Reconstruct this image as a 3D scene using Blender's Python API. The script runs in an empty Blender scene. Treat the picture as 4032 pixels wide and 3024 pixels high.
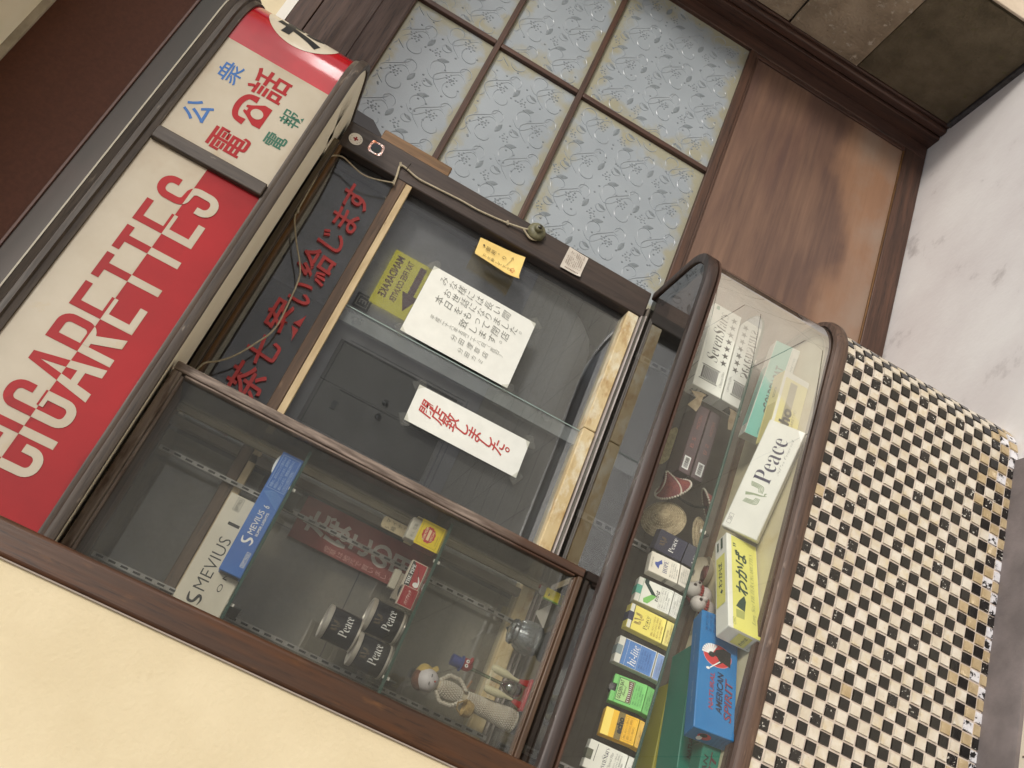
import bpy, bmesh, math, random
from mathutils import Vector, Matrix
R = math.radians
scn = bpy.context.scene
COL = scn.collection
PI = math.pi

# ---------------------------------------------------------------- camera
cam = bpy.data.cameras.new('camera')
cam.sensor_width = 36.0
cam.lens = 33.12
cam.clip_start = 0.02
cam.clip_end = 200.0
camo = bpy.data.objects.new('camera', cam)
COL.objects.link(camo)
CAM_POS = Vector((0.0, -2.05, 1.589))
_r = Vector((0.3556817165, -0.3475309763, -0.8675901895))     # picture right
_d = Vector((-0.8119976542, 0.3447295111, -0.4709791649))     # picture down
_f = Vector((0.4627637908, 0.8719998766, -0.1595803533))      # view direction
camo.matrix_world = Matrix(((_r.x, -_d.x, -_f.x, CAM_POS.x),
                            (_r.y, -_d.y, -_f.y, CAM_POS.y),
                            (_r.z, -_d.z, -_f.z, CAM_POS.z), (0, 0, 0, 1)))
scn.camera = camo

# ---------------------------------------------------------------- light
SUN_EL, SUN_AZ = R(32), R(20)          # azimuth measured from the street side towards the right
world = bpy.data.worlds.new("World")
scn.world = world
world.use_nodes = True
wn = world.node_tree
sky = wn.nodes.new('ShaderNodeTexSky')
sky.sky_type = 'NISHITA'
sky.sun_disc = False
sky.sun_elevation = SUN_EL
sky.sun_rotation = PI - SUN_AZ
sky.air_density = 1.0
sky.dust_density = 3.0
bg = wn.nodes['Background']
bg.inputs['Strength'].default_value = 0.085
hz = wn.nodes.new('ShaderNodeHueSaturation')          # pale hazy overcast sky
hz.inputs['Saturation'].default_value = 0.35
wn.links.new(sky.outputs[0], hz.inputs['Color'])
wn.links.new(hz.outputs[0], bg.inputs['Color'])
sun = bpy.data.lights.new('sun', 'SUN')
sun.energy = 1.5
sun.angle = R(10)
sun.color = (1.0, 0.95, 0.87)
suno = bpy.data.objects.new('sun', sun)
COL.objects.link(suno)
_sd = Vector((math.sin(SUN_AZ) * math.cos(SUN_EL), -math.cos(SUN_AZ) * math.cos(SUN_EL), math.sin(SUN_EL)))
suno.rotation_euler = _sd.to_track_quat('Z', 'Y').to_euler()
suno.location = _sd * 20
vs = scn.view_settings
vs.view_transform = 'Standard'
vs.look = 'None'
vs.exposure = 0.36
vs.gamma = 1.0
vs.use_curve_mapping = False
scn.cycles.transparent_max_bounces = 24
scn.cycles.max_bounces = 8

# ---------------------------------------------------------------- materials
def lin(c):
    return tuple((v / 12.92 if v <= .04045 else ((v + .055) / 1.055) ** 2.4) for v in c)
def rgb(r, g, b):
    return lin((r / 255, g / 255, b / 255)) + (1,)
def nd(nt, t, **kw):
    n = nt.nodes.new(t)
    for k, v in kw.items():
        if k in n.inputs:
            n.inputs[k].default_value = v
        else:
            setattr(n, k, v)
    return n
def position(nt, scale=(1, 1, 1), coord='pos', rot=(0, 0, 0)):
    if coord == 'pos':
        g = nd(nt, 'ShaderNodeNewGeometry'); src = g.outputs['Position']
    else:
        g = nd(nt, 'ShaderNodeTexCoord'); src = g.outputs[coord]
    m = nd(nt, 'ShaderNodeMapping')
    m.inputs['Scale'].default_value = scale
    m.inputs['Rotation'].default_value = rot
    nt.links.new(src, m.inputs['Vector'])
    return m.outputs[0]
def noise(nt, vec, scale=5, detail=4, rough=.55, lo=.35, hi=.65):
    n = nd(nt, 'ShaderNodeTexNoise', Scale=scale, Detail=detail, Roughness=rough)
    nt.links.new(vec, n.inputs['Vector'])
    r = nd(nt, 'ShaderNodeMapRange')
    r.inputs['From Min'].default_value = lo
    r.inputs['From Max'].default_value = hi
    nt.links.new(n.outputs['Fac'], r.inputs['Value'])
    return r.outputs[0]
def mixc(nt, fac, a, b, blend='MIX'):
    m = nd(nt, 'ShaderNodeMix', data_type='RGBA', blend_type=blend)
    for s, v in ((6, a), (7, b)):
        if isinstance(v, tuple):
            m.inputs[s].default_value = v
        else:
            nt.links.new(v, m.inputs[s])
    if isinstance(fac, (int, float)):
        m.inputs[0].default_value = fac
    else:
        nt.links.new(fac, m.inputs[0])
    return m.outputs[2]
def mul(nt, a, b):
    m = nd(nt, 'ShaderNodeMath', operation='MULTIPLY')
    for i, v in enumerate((a, b)):
        if isinstance(v, (int, float)):
            m.inputs[i].default_value = v
        else:
            nt.links.new(v, m.inputs[i])
    return m.outputs[0]
MATS = {}
def grime(m, col, lo=.62, hi=.74, amp=.3, scale=16, amount=.8, axes=(0, 2)):
    """dirt gathered along the edges of a flat part (its own bounding box)"""
    nt = m.node_tree; b = nt.nodes['Principled BSDF']
    tc = nd(nt, 'ShaderNodeTexCoord'); sx = nd(nt, 'ShaderNodeSeparateXYZ'); nt.links.new(tc.outputs['Generated'], sx.inputs[0])
    outs = []
    for a in axes:
        s = nd(nt, 'ShaderNodeMath', operation='SUBTRACT'); nt.links.new(sx.outputs[a], s.inputs[0]); s.inputs[1].default_value = .5
        t = nd(nt, 'ShaderNodeMath', operation='ABSOLUTE'); nt.links.new(s.outputs[0], t.inputs[0]); outs.append(t.outputs[0])
    mx = nd(nt, 'ShaderNodeMath', operation='MAXIMUM'); nt.links.new(outs[0], mx.inputs[0]); nt.links.new(outs[-1], mx.inputs[1])
    n = nd(nt, 'ShaderNodeTexNoise', Scale=scale, Detail=6); nt.links.new(position(nt), n.inputs['Vector'])
    ad = nd(nt, 'ShaderNodeMath', operation='MULTIPLY_ADD'); nt.links.new(n.outputs['Fac'], ad.inputs[0]); ad.inputs[1].default_value = amp; nt.links.new(mx.outputs[0], ad.inputs[2])
    r = nd(nt, 'ShaderNodeMapRange'); r.inputs['From Min'].default_value = lo; r.inputs['From Max'].default_value = hi; nt.links.new(ad.outputs[0], r.inputs['Value'])
    src = b.inputs['Base Color'].links
    old = src[0].from_socket if src else tuple(b.inputs['Base Color'].default_value)
    nt.links.new(mixc(nt, mul(nt, r.outputs[0], amount), old, col), b.inputs['Base Color'])
    return m
def material(name, col, col2=None, sc=(1, 1, 1), ns=5, lo=.35, hi=.65, rough=.5, spec=.5, metal=0,
             bump=0, bs=60, bsc=(1, 1, 1), layers=(), coord='pos', detail=5, rvar=0, dist=.002):
    """layers: (colour, noise scale, stretch, lo, hi) patches of dirt, wear, stain or painted glints laid over the base"""
    if name in MATS:
        return MATS[name]
    m = bpy.data.materials.new(name)
    m.use_nodes = True
    nt = m.node_tree
    b = nt.nodes['Principled BSDF']
    b.inputs['Roughness'].default_value = rough
    b.inputs['Specular IOR Level'].default_value = spec
    b.inputs['Metallic'].default_value = metal
    c = col
    if col2:
        f = noise(nt, position(nt, sc, coord), ns, detail, .6, lo, hi)
        c = mixc(nt, f, col, col2)
        if rvar:
            mr = nd(nt, 'ShaderNodeMapRange')
            mr.inputs['To Min'].default_value = max(0, rough - rvar)
            mr.inputs['To Max'].default_value = rough + rvar
            nt.links.new(f, mr.inputs['Value'])
            nt.links.new(mr.outputs[0], b.inputs['Roughness'])
    for (lc, ls, lsc, llo, lhi) in layers:
        f = noise(nt, position(nt, lsc, coord), ls, 6, .65, llo, lhi)
        c = mixc(nt, f, c, lc)
    if isinstance(c, tuple):
        b.inputs['Base Color'].default_value = c
    else:
        nt.links.new(c, b.inputs['Base Color'])
    if bump:
        n = nd(nt, 'ShaderNodeTexNoise', Scale=bs, Detail=4)
        nt.links.new(position(nt, bsc, coord), n.inputs['Vector'])
        bp = nd(nt, 'ShaderNodeBump', Strength=bump, Distance=dist)
        nt.links.new(n.outputs['Fac'], bp.inputs['Height'])
        nt.links.new(bp.outputs[0], b.inputs['Normal'])
    MATS[name] = m
    return m
def wood(name, c1, c2, axis='x', rough=.5, scuff=None, slo=.62, shi=.72, bump=.25, ss=6, grain=9):
    s = [1.0, 1.0, 1.0]
    s['xyz'.index(axis)] = .06
    st = [1.0, 1.0, 1.0]
    st['xyz'.index(axis)] = .22
    dk = tuple(v * .55 for v in c2[:3]) + (1,)
    lay = [(dk, grain * 22, tuple(s), .52, .70)]
    if scuff: lay.append((scuff, ss * 6, tuple(st), slo, shi))
    return material(name, c1, c2, sc=tuple(s), ns=grain * 6, lo=.3, hi=.7, rough=rough, bump=bump, bs=120,
                    bsc=tuple(s), layers=lay, rvar=.1)
def flat(name, col, rough=.45, spec=.4):
    return material(name, col, rough=rough, spec=spec)
def glass(name, tint=(.93, .97, .95, 1), refl=1.0, base=.02, rough=.0, dust_or_sheen=0.0, dcol=(.5, .5, .47, 1)):
    if name in MATS:
        return MATS[name]
    m = bpy.data.materials.new(name)
    m.use_nodes = True
    nt = m.node_tree
    nt.nodes.remove(nt.nodes['Principled BSDF'])
    out = nt.nodes['Material Output']
    tr = nd(nt, 'ShaderNodeBsdfTransparent', Color=tint)
    gl = nd(nt, 'ShaderNodeBsdfGlossy', Roughness=rough)
    fr = nd(nt, 'ShaderNodeFresnel', IOR=1.5)
    ma = nd(nt, 'ShaderNodeMath', operation='MULTIPLY_ADD')
    ma.inputs[1].default_value = refl
    ma.inputs[2].default_value = base
    ma.use_clamp = True
    nt.links.new(fr.outputs[0], ma.inputs[0])
    mx = nd(nt, 'ShaderNodeMixShader')
    nt.links.new(ma.outputs[0], mx.inputs[0])
    src = tr.outputs[0]
    if dust_or_sheen:
        df = nd(nt, 'ShaderNodeBsdfDiffuse', Color=dcol)
        f = noise(nt, position(nt), 7, 5, .6, .3, .8)
        d2 = nd(nt, 'ShaderNodeMath', operation='MULTIPLY_ADD')
        d2.inputs[1].default_value = dust_or_sheen
        d2.inputs[2].default_value = dust_or_sheen * .5
        nt.links.new(f, d2.inputs[0])
        mz = nd(nt, 'ShaderNodeMixShader')
        nt.links.new(d2.outputs[0], mz.inputs[0])
        nt.links.new(src, mz.inputs[1]); nt.links.new(df.outputs[0], mz.inputs[2])
        src = mz.outputs[0]
    nt.links.new(src, mx.inputs[1])
    nt.links.new(gl.outputs[0], mx.inputs[2])
    nt.links.new(mx.outputs[0], out.inputs[0])
    MATS[name] = m
    return m
def emitter(name, col, strength):
    m = bpy.data.materials.new(name); m.use_nodes = True
    b = m.node_tree.nodes['Principled BSDF']
    b.inputs['Base Color'].default_value = col
    b.inputs['Emission Color'].default_value = col
    b.inputs['Emission Strength'].default_value = strength
    return m

# ---------------------------------------------------------------- mesh helpers
class MB:
    def __init__(s):
        s.v, s.f, s.mi, s.smooth = [], [], [], []
    def add(s, vs, fs, mi=0, smooth=False):
        o = len(s.v)
        s.v += [tuple(v) for v in vs]
        for f in fs:
            s.f.append(tuple(i + o for i in f)); s.mi.append(mi); s.smooth.append(smooth)
        return s
    def box(s, x0, x1, y0, y1, z0, z1, mi=0):
        v = [(x, y, z) for x in (x0, x1) for y in (y0, y1) for z in (z0, z1)]
        f = [(0, 1, 3, 2), (4, 6, 7, 5), (0, 4, 5, 1), (2, 3, 7, 6), (0, 2, 6, 4), (1, 5, 7, 3)]
        return s.add(v, f, mi)
    def tube(s, pts, r, n=8, mi=0, caps=True, smooth=True):
        pts = [Vector(p) for p in pts]
        rs = r if isinstance(r, (list, tuple)) else [r] * len(pts)
        vs, fs = [], []
        t0 = (pts[1] - pts[0]).normalized()
        a = t0.orthogonal().normalized()
        for i, p in enumerate(pts):
            t = (pts[min(i + 1, len(pts) - 1)] - pts[max(i - 1, 0)]).normalized()
            a = (a - t * a.dot(t)).normalized()
            b = t.cross(a)
            for k in range(n):
                an = 2 * PI * k / n
                vs.append(p + (a * math.cos(an) + b * math.sin(an)) * rs[i])
        for i in range(len(pts) - 1):
            for k in range(n):
                k2 = (k + 1) % n
                fs.append((i * n + k, i * n + k2, (i + 1) * n + k2, (i + 1) * n + k))
        s.add(vs, fs, mi, smooth)
        if caps:
            o = len(s.v) - len(vs)
            s.f.append(tuple(o + k for k in reversed(range(n)))); s.mi.append(mi); s.smooth.append(False)
            s.f.append(tuple(o + (len(pts) - 1) * n + k for k in range(n))); s.mi.append(mi); s.smooth.append(False)
        return s
    def lathe(s, prof, origin=(0, 0, 0), n=24, mi=0, axis='z', smooth=True, squash=(1, 1)):
        o = Vector(origin)
        vs, fs = [], []
        for (r, h) in prof:
            for k in range(n):
                a = 2 * PI * k / n
                c, d = r * math.cos(a) * squash[0], r * math.sin(a) * squash[1]
                p = (c, d, h) if axis == 'z' else ((c, -h, d) if axis == '-y' else (h, c, d))
                vs.append(o + Vector(p))
        for i in range(len(prof) - 1):
            for k in range(n):
                k2 = (k + 1) % n
                fs.append((i * n + k, i * n + k2, (i + 1) * n + k2, (i + 1) * n + k))
        if prof[0][0] > 1e-6: fs.append(tuple(reversed(range(n))))
        if prof[-1][0] > 1e-6: fs.append(tuple((len(prof) - 1) * n + k for k in range(n)))
        return s.add(vs, fs, mi, smooth)
    def ball(s, c, r, n=10, mi=0, sq=(1, 1, 1)):
        m = max(4, n // 2 + 1)
        prof = [(max(1e-7, math.sin(PI * i / m)) , -math.cos(PI * i / m)) for i in range(m + 1)]
        vs, fs = [], []
        for (rr, h) in prof:
            for k in range(n):
                a = 2 * PI * k / n
                vs.append((c[0] + r * sq[0] * rr * math.cos(a), c[1] + r * sq[1] * rr * math.sin(a), c[2] + r * sq[2] * h))
        for i in range(m):
            for k in range(n):
                k2 = (k + 1) % n
                fs.append((i * n + k, i * n + k2, (i + 1) * n + k2, (i + 1) * n + k))
        return s.add(vs, fs, mi, True)
    def prism(s, poly, frame, depth, mi=0):
        """poly in frame (a,b); extruded from c=0 back to c=-depth"""
        n = len(poly)
        vs = [frame(a, b, 0) for a, b in poly] + [frame(a, b, -depth) for a, b in poly]
        fs = [tuple(range(n)), tuple(reversed(range(n, 2 * n)))]
        fs += [(i, i + n, (i + 1) % n + n, (i + 1) % n) for i in range(n)]
        return s.add(vs, fs, mi)
    def sweep(s, path, prof, mi=0, smooth=False, close=True):
        """path: (x,y,nx,ny) list; prof: (outward offset, z) polygon"""
        n = len(prof)
        vs = [(x + nx * a, y + ny * a, zz) for (x, y, nx, ny) in path for (a, zz) in prof]
        fs = []
        for i in range(len(path) - 1):
            for k in range(n if close else n - 1):
                k2 = (k + 1) % n
                fs.append((i * n + k, i * n + k2, (i + 1) * n + k2, (i + 1) * n + k))
        if close:
            fs.append(tuple(reversed(range(n)))); fs.append(tuple((len(path) - 1) * n + k for k in range(n)))
        return s.add(vs, fs, mi, smooth)
    def mesh(s, name, mats):
        me = bpy.data.meshes.new(name)
        me.from_pydata(s.v, [], s.f)
        for m in (mats if isinstance(mats, (list, tuple)) else [mats]):
            me.materials.append(m)
        me.polygons.foreach_set('material_index', s.mi)
        me.polygons.foreach_set('use_smooth', s.smooth)
        bm = bmesh.new(); bm.from_mesh(me)
        bmesh.ops.recalc_face_normals(bm, faces=bm.faces)
        bm.to_mesh(me); bm.free()
        me.update()
        me.set_sharp_from_angle(angle=R(42))
        return me
    def build(s, name, mats, parent=None, bevel=0, matrix=None):
        return link(name, s.mesh(name, mats), parent, bevel, matrix)
def link(name, me, parent=None, bevel=0, matrix=None):
    o = bpy.data.objects.new(name, me)
    COL.objects.link(o)
    if matrix is not None:
        o.matrix_local = matrix
    if parent is not None:
        o.parent = parent
    if bevel:
        b = o.modifiers.new('edge', 'BEVEL')
        b.width = bevel; b.segments = 2; b.limit_method = 'ANGLE'; b.angle_limit = R(50)
    return o
def tag(o, label, cat, group=None):
    o['label'] = label; o['category'] = cat
    if group: o['group'] = group
    return o
def thing(name, label, cat, loc=(0, 0, 0), group=None, matrix=None):
    o = bpy.data.objects.new(name, None)
    COL.objects.link(o)
    o.empty_display_size = .05
    if matrix is not None: o.matrix_world = matrix
    else: o.location = loc
    return tag(o, label, cat, group)
def structure(o):
    o['kind'] = 'structure'; return o
def stuff(o):
    o['kind'] = 'stuff'; return o
def box(name, d, mat, parent=None, bevel=0):
    return MB().box(*d).build(name, mat, parent, bevel)
class Frame:
    def __init__(s, o, u, v):
        s.o, s.u, s.v = Vector(o), Vector(u).normalized(), Vector(v).normalized()
        s.n = s.u.cross(s.v)
    def __call__(s, a, b, c=0):
        return s.o + s.u * a + s.v * b + s.n * c
def facade(x, y, z):
    return Frame((x, y, z), (1, 0, 0), (0, 0, 1))
def outline(yf, xc, rad, x0, y1, off=0, n=14, step=.2):
    """plan of the bowed shop front: straight front, round corner, straight side; with outward normals"""
    yc = yf + rad
    pts = []
    m = max(1, int((xc - x0) / step))
    for i in range(m + 1):
        pts.append((x0 + (xc - x0) * i / m, yf - off, 0, -1))
    for i in range(1, n + 1):
        a = -PI / 2 + PI / 2 * i / n
        pts.append((xc + (rad + off) * math.cos(a), yc + (rad + off) * math.sin(a), math.cos(a), math.sin(a)))
    pts.append((xc + rad + off, y1, 1, 0))
    return pts

# ---------------------------------------------------------------- lettering
_OUT = {}
def glyphs(body, shear=0, bold=0, spacing=1.0, line=1.0):
    key = (body, shear, bold, spacing, line)
    if key not in _OUT:
        c = bpy.data.curves.new('lettering', 'FONT')
        c.body = body; c.shear = shear; c.offset = bold; c.space_character = spacing; c.space_line = line
        c.fill_mode = 'FRONT'; c.resolution_u = 3
        o = bpy.data.objects.new('lettering', c)
        COL.objects.link(o)
        dg = bpy.context.evaluated_depsgraph_get()
        me = o.evaluated_get(dg).to_mesh()
        _OUT[key] = ([(v.co.x, v.co.y) for v in me.vertices], [tuple(p.vertices) for p in me.polygons])
        o.evaluated_get(dg).to_mesh_clear()
        bpy.data.objects.remove(o); bpy.data.curves.remove(c)
    return _OUT[key]
def bbox(vs):
    xs = [v[0] for v in vs]; ys = [v[1] for v in vs]
    return min(xs), max(xs), min(ys), max(ys)
def serif(s):
    o = ''
    for ch in s:
        if 'A' <= ch <= 'Z': o += chr(0x1D400 + ord(ch) - 65)
        elif 'a' <= ch <= 'z': o += chr(0x1D41A + ord(ch) - 97)
        else: o += ch
    return o
def italic(s):
    o = ''
    for ch in s:
        if ch == 'h': o += '\u210e'
        elif 'A' <= ch <= 'Z': o += chr(0x1D434 + ord(ch) - 65)
        elif 'a' <= ch <= 'z': o += chr(0x1D44E + ord(ch) - 97)
        else: o += ch
    return o
def script(s):
    o = ''
    for ch in s:
        if 'A' <= ch <= 'Z': o += chr(0x1D4D0 + ord(ch) - 65)
        elif 'a' <= ch <= 'z': o += chr(0x1D4EA + ord(ch) - 97)
        else: o += ch
    return o
class Print:
    """flat print: lettering and shapes collected on one frame"""
    def __init__(s, frame, lift=.0005):
        s.fr, s.lift, s.mb = frame, lift, MB()
    def put(s, vs, fs):
        s.mb.add([s.fr(a, b, s.lift) for a, b in vs], fs)
        s.lift += .00002
        return s
    def text(s, body, x, y, w, h, rot=0, **kw):
        """fit the lettering's own box into x..x+w, y..y+h"""
        vs, fs = glyphs(body, **kw)
        if not vs: return s
        x0, x1, y0, y1 = bbox(vs)
        sx, sy = w / max(1e-6, x1 - x0), h / max(1e-6, y1 - y0)
        pv = [((a - x0) * sx, (b - y0) * sy) for a, b in vs]
        if rot:
            c, d = math.cos(rot), math.sin(rot)
            pv = [(a * c - b * d, a * d + b * c) for a, b in pv]
        return s.put([(x + a, y + b) for a, b in pv], fs)
    def line(s, body, x, y, h, w=None, **kw):
        """one line: height h for its capitals, natural width unless w is given"""
        vs, fs = glyphs(body, **kw)
        x0, x1, y0, y1 = bbox(vs)
        k = h / (y1 - y0)
        return s.text(body, x, y, w or (x1 - x0) * k, h, **kw)
    def column(s, body, x, y, cell, pitch=None, jit=0, **kw):
        """vertical writing: first character's cell has its top left corner at x,y"""
        rx0, rx1, ry0, ry1 = bbox(glyphs('国')[0])
        k = cell * .95 / (ry1 - ry0)
        cx, cy = (rx0 + rx1) / 2, (ry0 + ry1) / 2
        p = pitch or cell
        for i, ch in enumerate(body):
            if ch == ' ': continue
            vs, fs = glyphs(ch, **kw)
            ox, oy = x + cell / 2, y - p * (i + .5)
            if ch in '。、': ox += cell * .55; oy += cell * .5
            ox += random.uniform(-jit, jit); oy += random.uniform(-jit, jit)
            s.put([(ox + (a - cx) * k, oy + (b - cy) * k) for a, b in vs], fs)
        return s
    def poly(s, pts):
        return s.put(pts, [tuple(range(len(pts)))])
    def rect(s, x0, x1, y0, y1):
        return s.poly([(x0, y0), (x1, y0), (x1, y1), (x0, y1)])
    def frame_rect(s, x0, x1, y0, y1, t):
        s.rect(x0, x1, y0, y0 + t); s.rect(x0, x1, y1 - t, y1)
        s.rect(x0, x0 + t, y0 + t, y1 - t); return s.rect(x1 - t, x1, y0 + t, y1 - t)
    def disc(s, x, y, rx, ry=None, n=24):
        ry = ry or rx
        return s.poly([(x + rx * math.cos(2 * PI * i / n), y + ry * math.sin(2 * PI * i / n)) for i in range(n)])
    def ring(s, x, y, r1, r2, a0=0, a1=2 * PI, n=24, sy=1):
        vs = []
        for i in range(n + 1):
            a = a0 + (a1 - a0) * i / n
            vs += [(x + r1 * math.cos(a), y + sy * r1 * math.sin(a)), (x + r2 * math.cos(a), y + sy * r2 * math.sin(a))]
        return s.put(vs, [(2 * i, 2 * i + 1, 2 * i + 3, 2 * i + 2) for i in range(n)])
    def stroke(s, pts, w, n=6):
        """a brush or pen stroke through pts; w one width or one per point"""
        ws = w if isinstance(w, (list, tuple)) else [w] * len(pts)
        P, W = [], []
        m = len(pts)
        for i in range(m - 1):
            p0, p1, p2, p3 = pts[max(0, i - 1)], pts[i], pts[i + 1], pts[min(m - 1, i + 2)]
            for k in range(n if i < m - 2 else n + 1):
                t = k / n
                P.append(tuple(.5 * (2 * p1[j] + (p2[j] - p0[j]) * t + (2 * p0[j] - 5 * p1[j] + 4 * p2[j] - p3[j]) * t * t
                                     + (3 * p1[j] - p0[j] - 3 * p2[j] + p3[j]) * t ** 3) for j in (0, 1)))
                W.append(ws[i] + (ws[i + 1] - ws[i]) * t)
        vs = []
        for i, p in enumerate(P):
            a, b = P[max(0, i - 1)], P[min(len(P) - 1, i + 1)]
            dx, dy = b[0] - a[0], b[1] - a[1]
            L = math.hypot(dx, dy) or 1
            nx, ny = -dy / L * W[i] / 2, dx / L * W[i] / 2
            vs += [(p[0] + nx, p[1] + ny), (p[0] - nx, p[1] - ny)]
        return s.put(vs, [(2 * i, 2 * i + 1, 2 * i + 3, 2 * i + 2) for i in range(len(P) - 1)])
    def star(s, x, y, r):
        p = []
        for i in range(10):
            a = PI / 2 + PI * i / 5
            q = r if i % 2 == 0 else r * .4
            p.append((x + q * math.cos(a), y + q * math.sin(a)))
        return s.poly(p)
    def build(s, name, mat, parent=None):
        return s.mb.build(name, mat, parent)
random.seed(7)
# ---------------------------------------------------------------- palette
CREAM_WALL = material('cream wall paint', rgb(220, 205, 172), rgb(210, 194, 160), ns=4, rough=.75, bump=.35, bs=110, dist=.003,
                      layers=[(rgb(178, 158, 122), 7, (1, 1, 1), .64, .84), (rgb(150, 128, 96), 60, (1, 1, 1), .76, .79)])
POST_WOOD = wood('post wood', rgb(82, 50, 27), rgb(56, 35, 20), 'z', rough=.45, scuff=rgb(112, 74, 38), slo=.6, shi=.8)
DARK_X = wood('dark wood x', rgb(70, 55, 46), rgb(44, 35, 30), 'x', rough=.5, scuff=rgb(150, 132, 115), slo=.66, shi=.74)
DARK_Z = wood('dark wood z', rgb(70, 57, 50), rgb(48, 38, 34), 'z', rough=.5, scuff=rgb(140, 112, 88), slo=.72, shi=.8)
RIM_X = wood('rim wood', rgb(66, 45, 36), rgb(42, 31, 27), 'x', rough=.45, scuff=rgb(140, 95, 70), slo=.66, shi=.76)
WEATHER_X = wood('weathered wood x', rgb(128, 114, 104), rgb(84, 72, 62), 'x', rough=.7, scuff=rgb(70, 52, 40), slo=.5, shi=.62)
WEATHER_Z = wood('weathered wood z', rgb(134, 118, 108), rgb(92, 76, 66), 'z', rough=.7, scuff=rgb(72, 54, 42), slo=.52, shi=.64)
BROWN_X = wood('brown wood x', rgb(100, 74, 52), rgb(66, 48, 34), 'x', rough=.5, scuff=rgb(130, 104, 78), slo=.66, shi=.75)
RED_X = wood('red brown wood x', rgb(88, 60, 46), rgb(58, 40, 32), 'x', rough=.55)
RED_Z = wood('red brown wood z', rgb(92, 64, 52), rgb(62, 44, 38), 'z', rough=.5)
OCHRE_X = wood('ochre wood x', rgb(120, 84, 42), rgb(84, 58, 30), 'x', rough=.5)
BACK_GREY = material('grey backing cloth', rgb(138, 135, 136), rgb(124, 120, 120), ns=160, rough=.9, bump=.2, bs=300)
CEMENT = material('pale cement', rgb(236, 233, 230), rgb(222, 216, 214), ns=2.5, rough=.8, bump=.35, bs=60,
                  layers=[(rgb(160, 152, 148), 5, (1, 1, 1), .60, .8), (rgb(120, 112, 108), 60, (1, 1, 1), .74, .78)])
CURB = material('grey mortar strip', rgb(132, 122, 120), rgb(108, 100, 98), ns=9, rough=.85, bump=.3, bs=140,
                layers=[(rgb(84, 78, 76), 90, (1, 1, 1), .68, .75)])
STREET = material('street tile', rgb(240, 230, 208), rgb(230, 218, 196), ns=4, rough=.6, bump=.15)
WHITE_PAINT = flat('white paint', rgb(228, 224, 214), .5)
METAL = material('brushed metal', rgb(170, 168, 164), rgb(140, 136, 130), ns=30, rough=.35, metal=.8)
DULL_METAL = material('dull metal', rgb(120, 118, 110), rgb(90, 86, 78), ns=12, rough=.42, metal=.6)

# ---------------------------------------------------------------- ground
MB().box(1.30, 7, -.442, 3, -.3, 0).build('alcove_floor', CEMENT)['kind'] = 'structure'
structure(MB().box(-6, 9, -8, -.442, -.3, -.004).build('street_floor', STREET))
for i in range(-4, 9):                                   # joints of the street's big floor tiles
    structure(MB().box(-6, 9, -.742 - .6 * (i + 4), -.738 - .6 * (i + 4), -.01, -.0025).build('floor_joint', flat('joint', rgb(120, 108, 92))))
for i in range(-2, 8):
    structure(MB().box(i * .6 + .05, i * .6 + .054, -8, -.45, -.01, -.0027).build('floor_joint', flat('joint', rgb(120, 108, 92))))
cp = [(-1 + .2 * k, -.345, 0, -1) for k in range(13)]
structure(MB().sweep(cp, [(-.02, -.2), (.097, -.2), (.097, .006), (.09, .010), (-.02, .012)]).build('curb_strip', CURB))

# ---------------------------------------------------------------- cream wall and post on the left
w = thing('plastered_wall', 'cream plastered wall beside the dark brown wooden post', 'wall', (-1, -.41, 0))
MB().box(-2.4 + 1, .177 + 1, 0, .5, 0, 2.49).build('plaster', CREAM_WALL, w)
p = thing('wooden_post', 'dark brown wooden post between the cream wall and the glass cabinet', 'post', (.2035, -.38, 0))
MB().box(-.0285, .0285, -.036, .30, 0, 2.49).build('shaft', POST_WOOD, p, .008)
MB().box(-.030, -.0275, -.0362, -.03, 0, 2.49).build('plaster_seam', flat('grey seam', rgb(150, 138, 128), .8), p)

# ---------------------------------------------------------------- canopy above the sign
cn = thing('canopy', 'cream canopy ceiling above the brown fascia board', 'canopy', (0, -.5, 2.49))
for i, x in enumerate((-1.6, -.55, .36, 1.30, 2.24)):
    MB().box(x + .002, x + (.93 if i > 1 else 1.04), -.24, .214, .004, .05).build('ceiling_panel', material('canopy paint', rgb(246, 240, 222), rgb(238, 230, 208), ns=6, rough=.8, layers=[(rgb(150, 134, 104), 70, (1, 1, 1), .74, .78)]), cn, .003)
MB().box(-2, 3.2, .214, .221, -.012, .06).build('edge_trim', material('aged trim', rgb(176, 164, 148), rgb(150, 140, 124), ns=20, rough=.6), cn)
fb = thing('fascia_board', 'plain dark brown fascia board above the illuminated sign', 'fascia', (0, -.28, 2.37))
MB().box(-2, 2.2, 0, .06, -.108, .108).build('board', material('brown laminate', rgb(88, 52, 39), rgb(80, 47, 35), ns=120, rough=.6, spec=.25), fb)
MB().box(-2, 2.2, -.002, .05, -.113, -.1085).build('bead', flat('bead brown', rgb(112, 84, 78), .35), fb)
MB().box(-2, 2.2, .004, .05, -.157, -.114).build('metal_band', material('dark glossy band', rgb(62, 50, 43), rgb(44, 42, 34), ns=6, sc=(.3, 1, 1), rough=.3, metal=.2), fb)
sp_top = outline(-.28, 1.417, .17, -2, .32, 0)
MB().sweep(sp_top, [(-.03, 2.2095), (.004, 2.2095), (.004, 2.2128), (-.03, 2.2128)]).build('bright_bead', flat('bead', rgb(190, 182, 164), .35), fb).location = (0, .28, -2.37)

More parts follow.
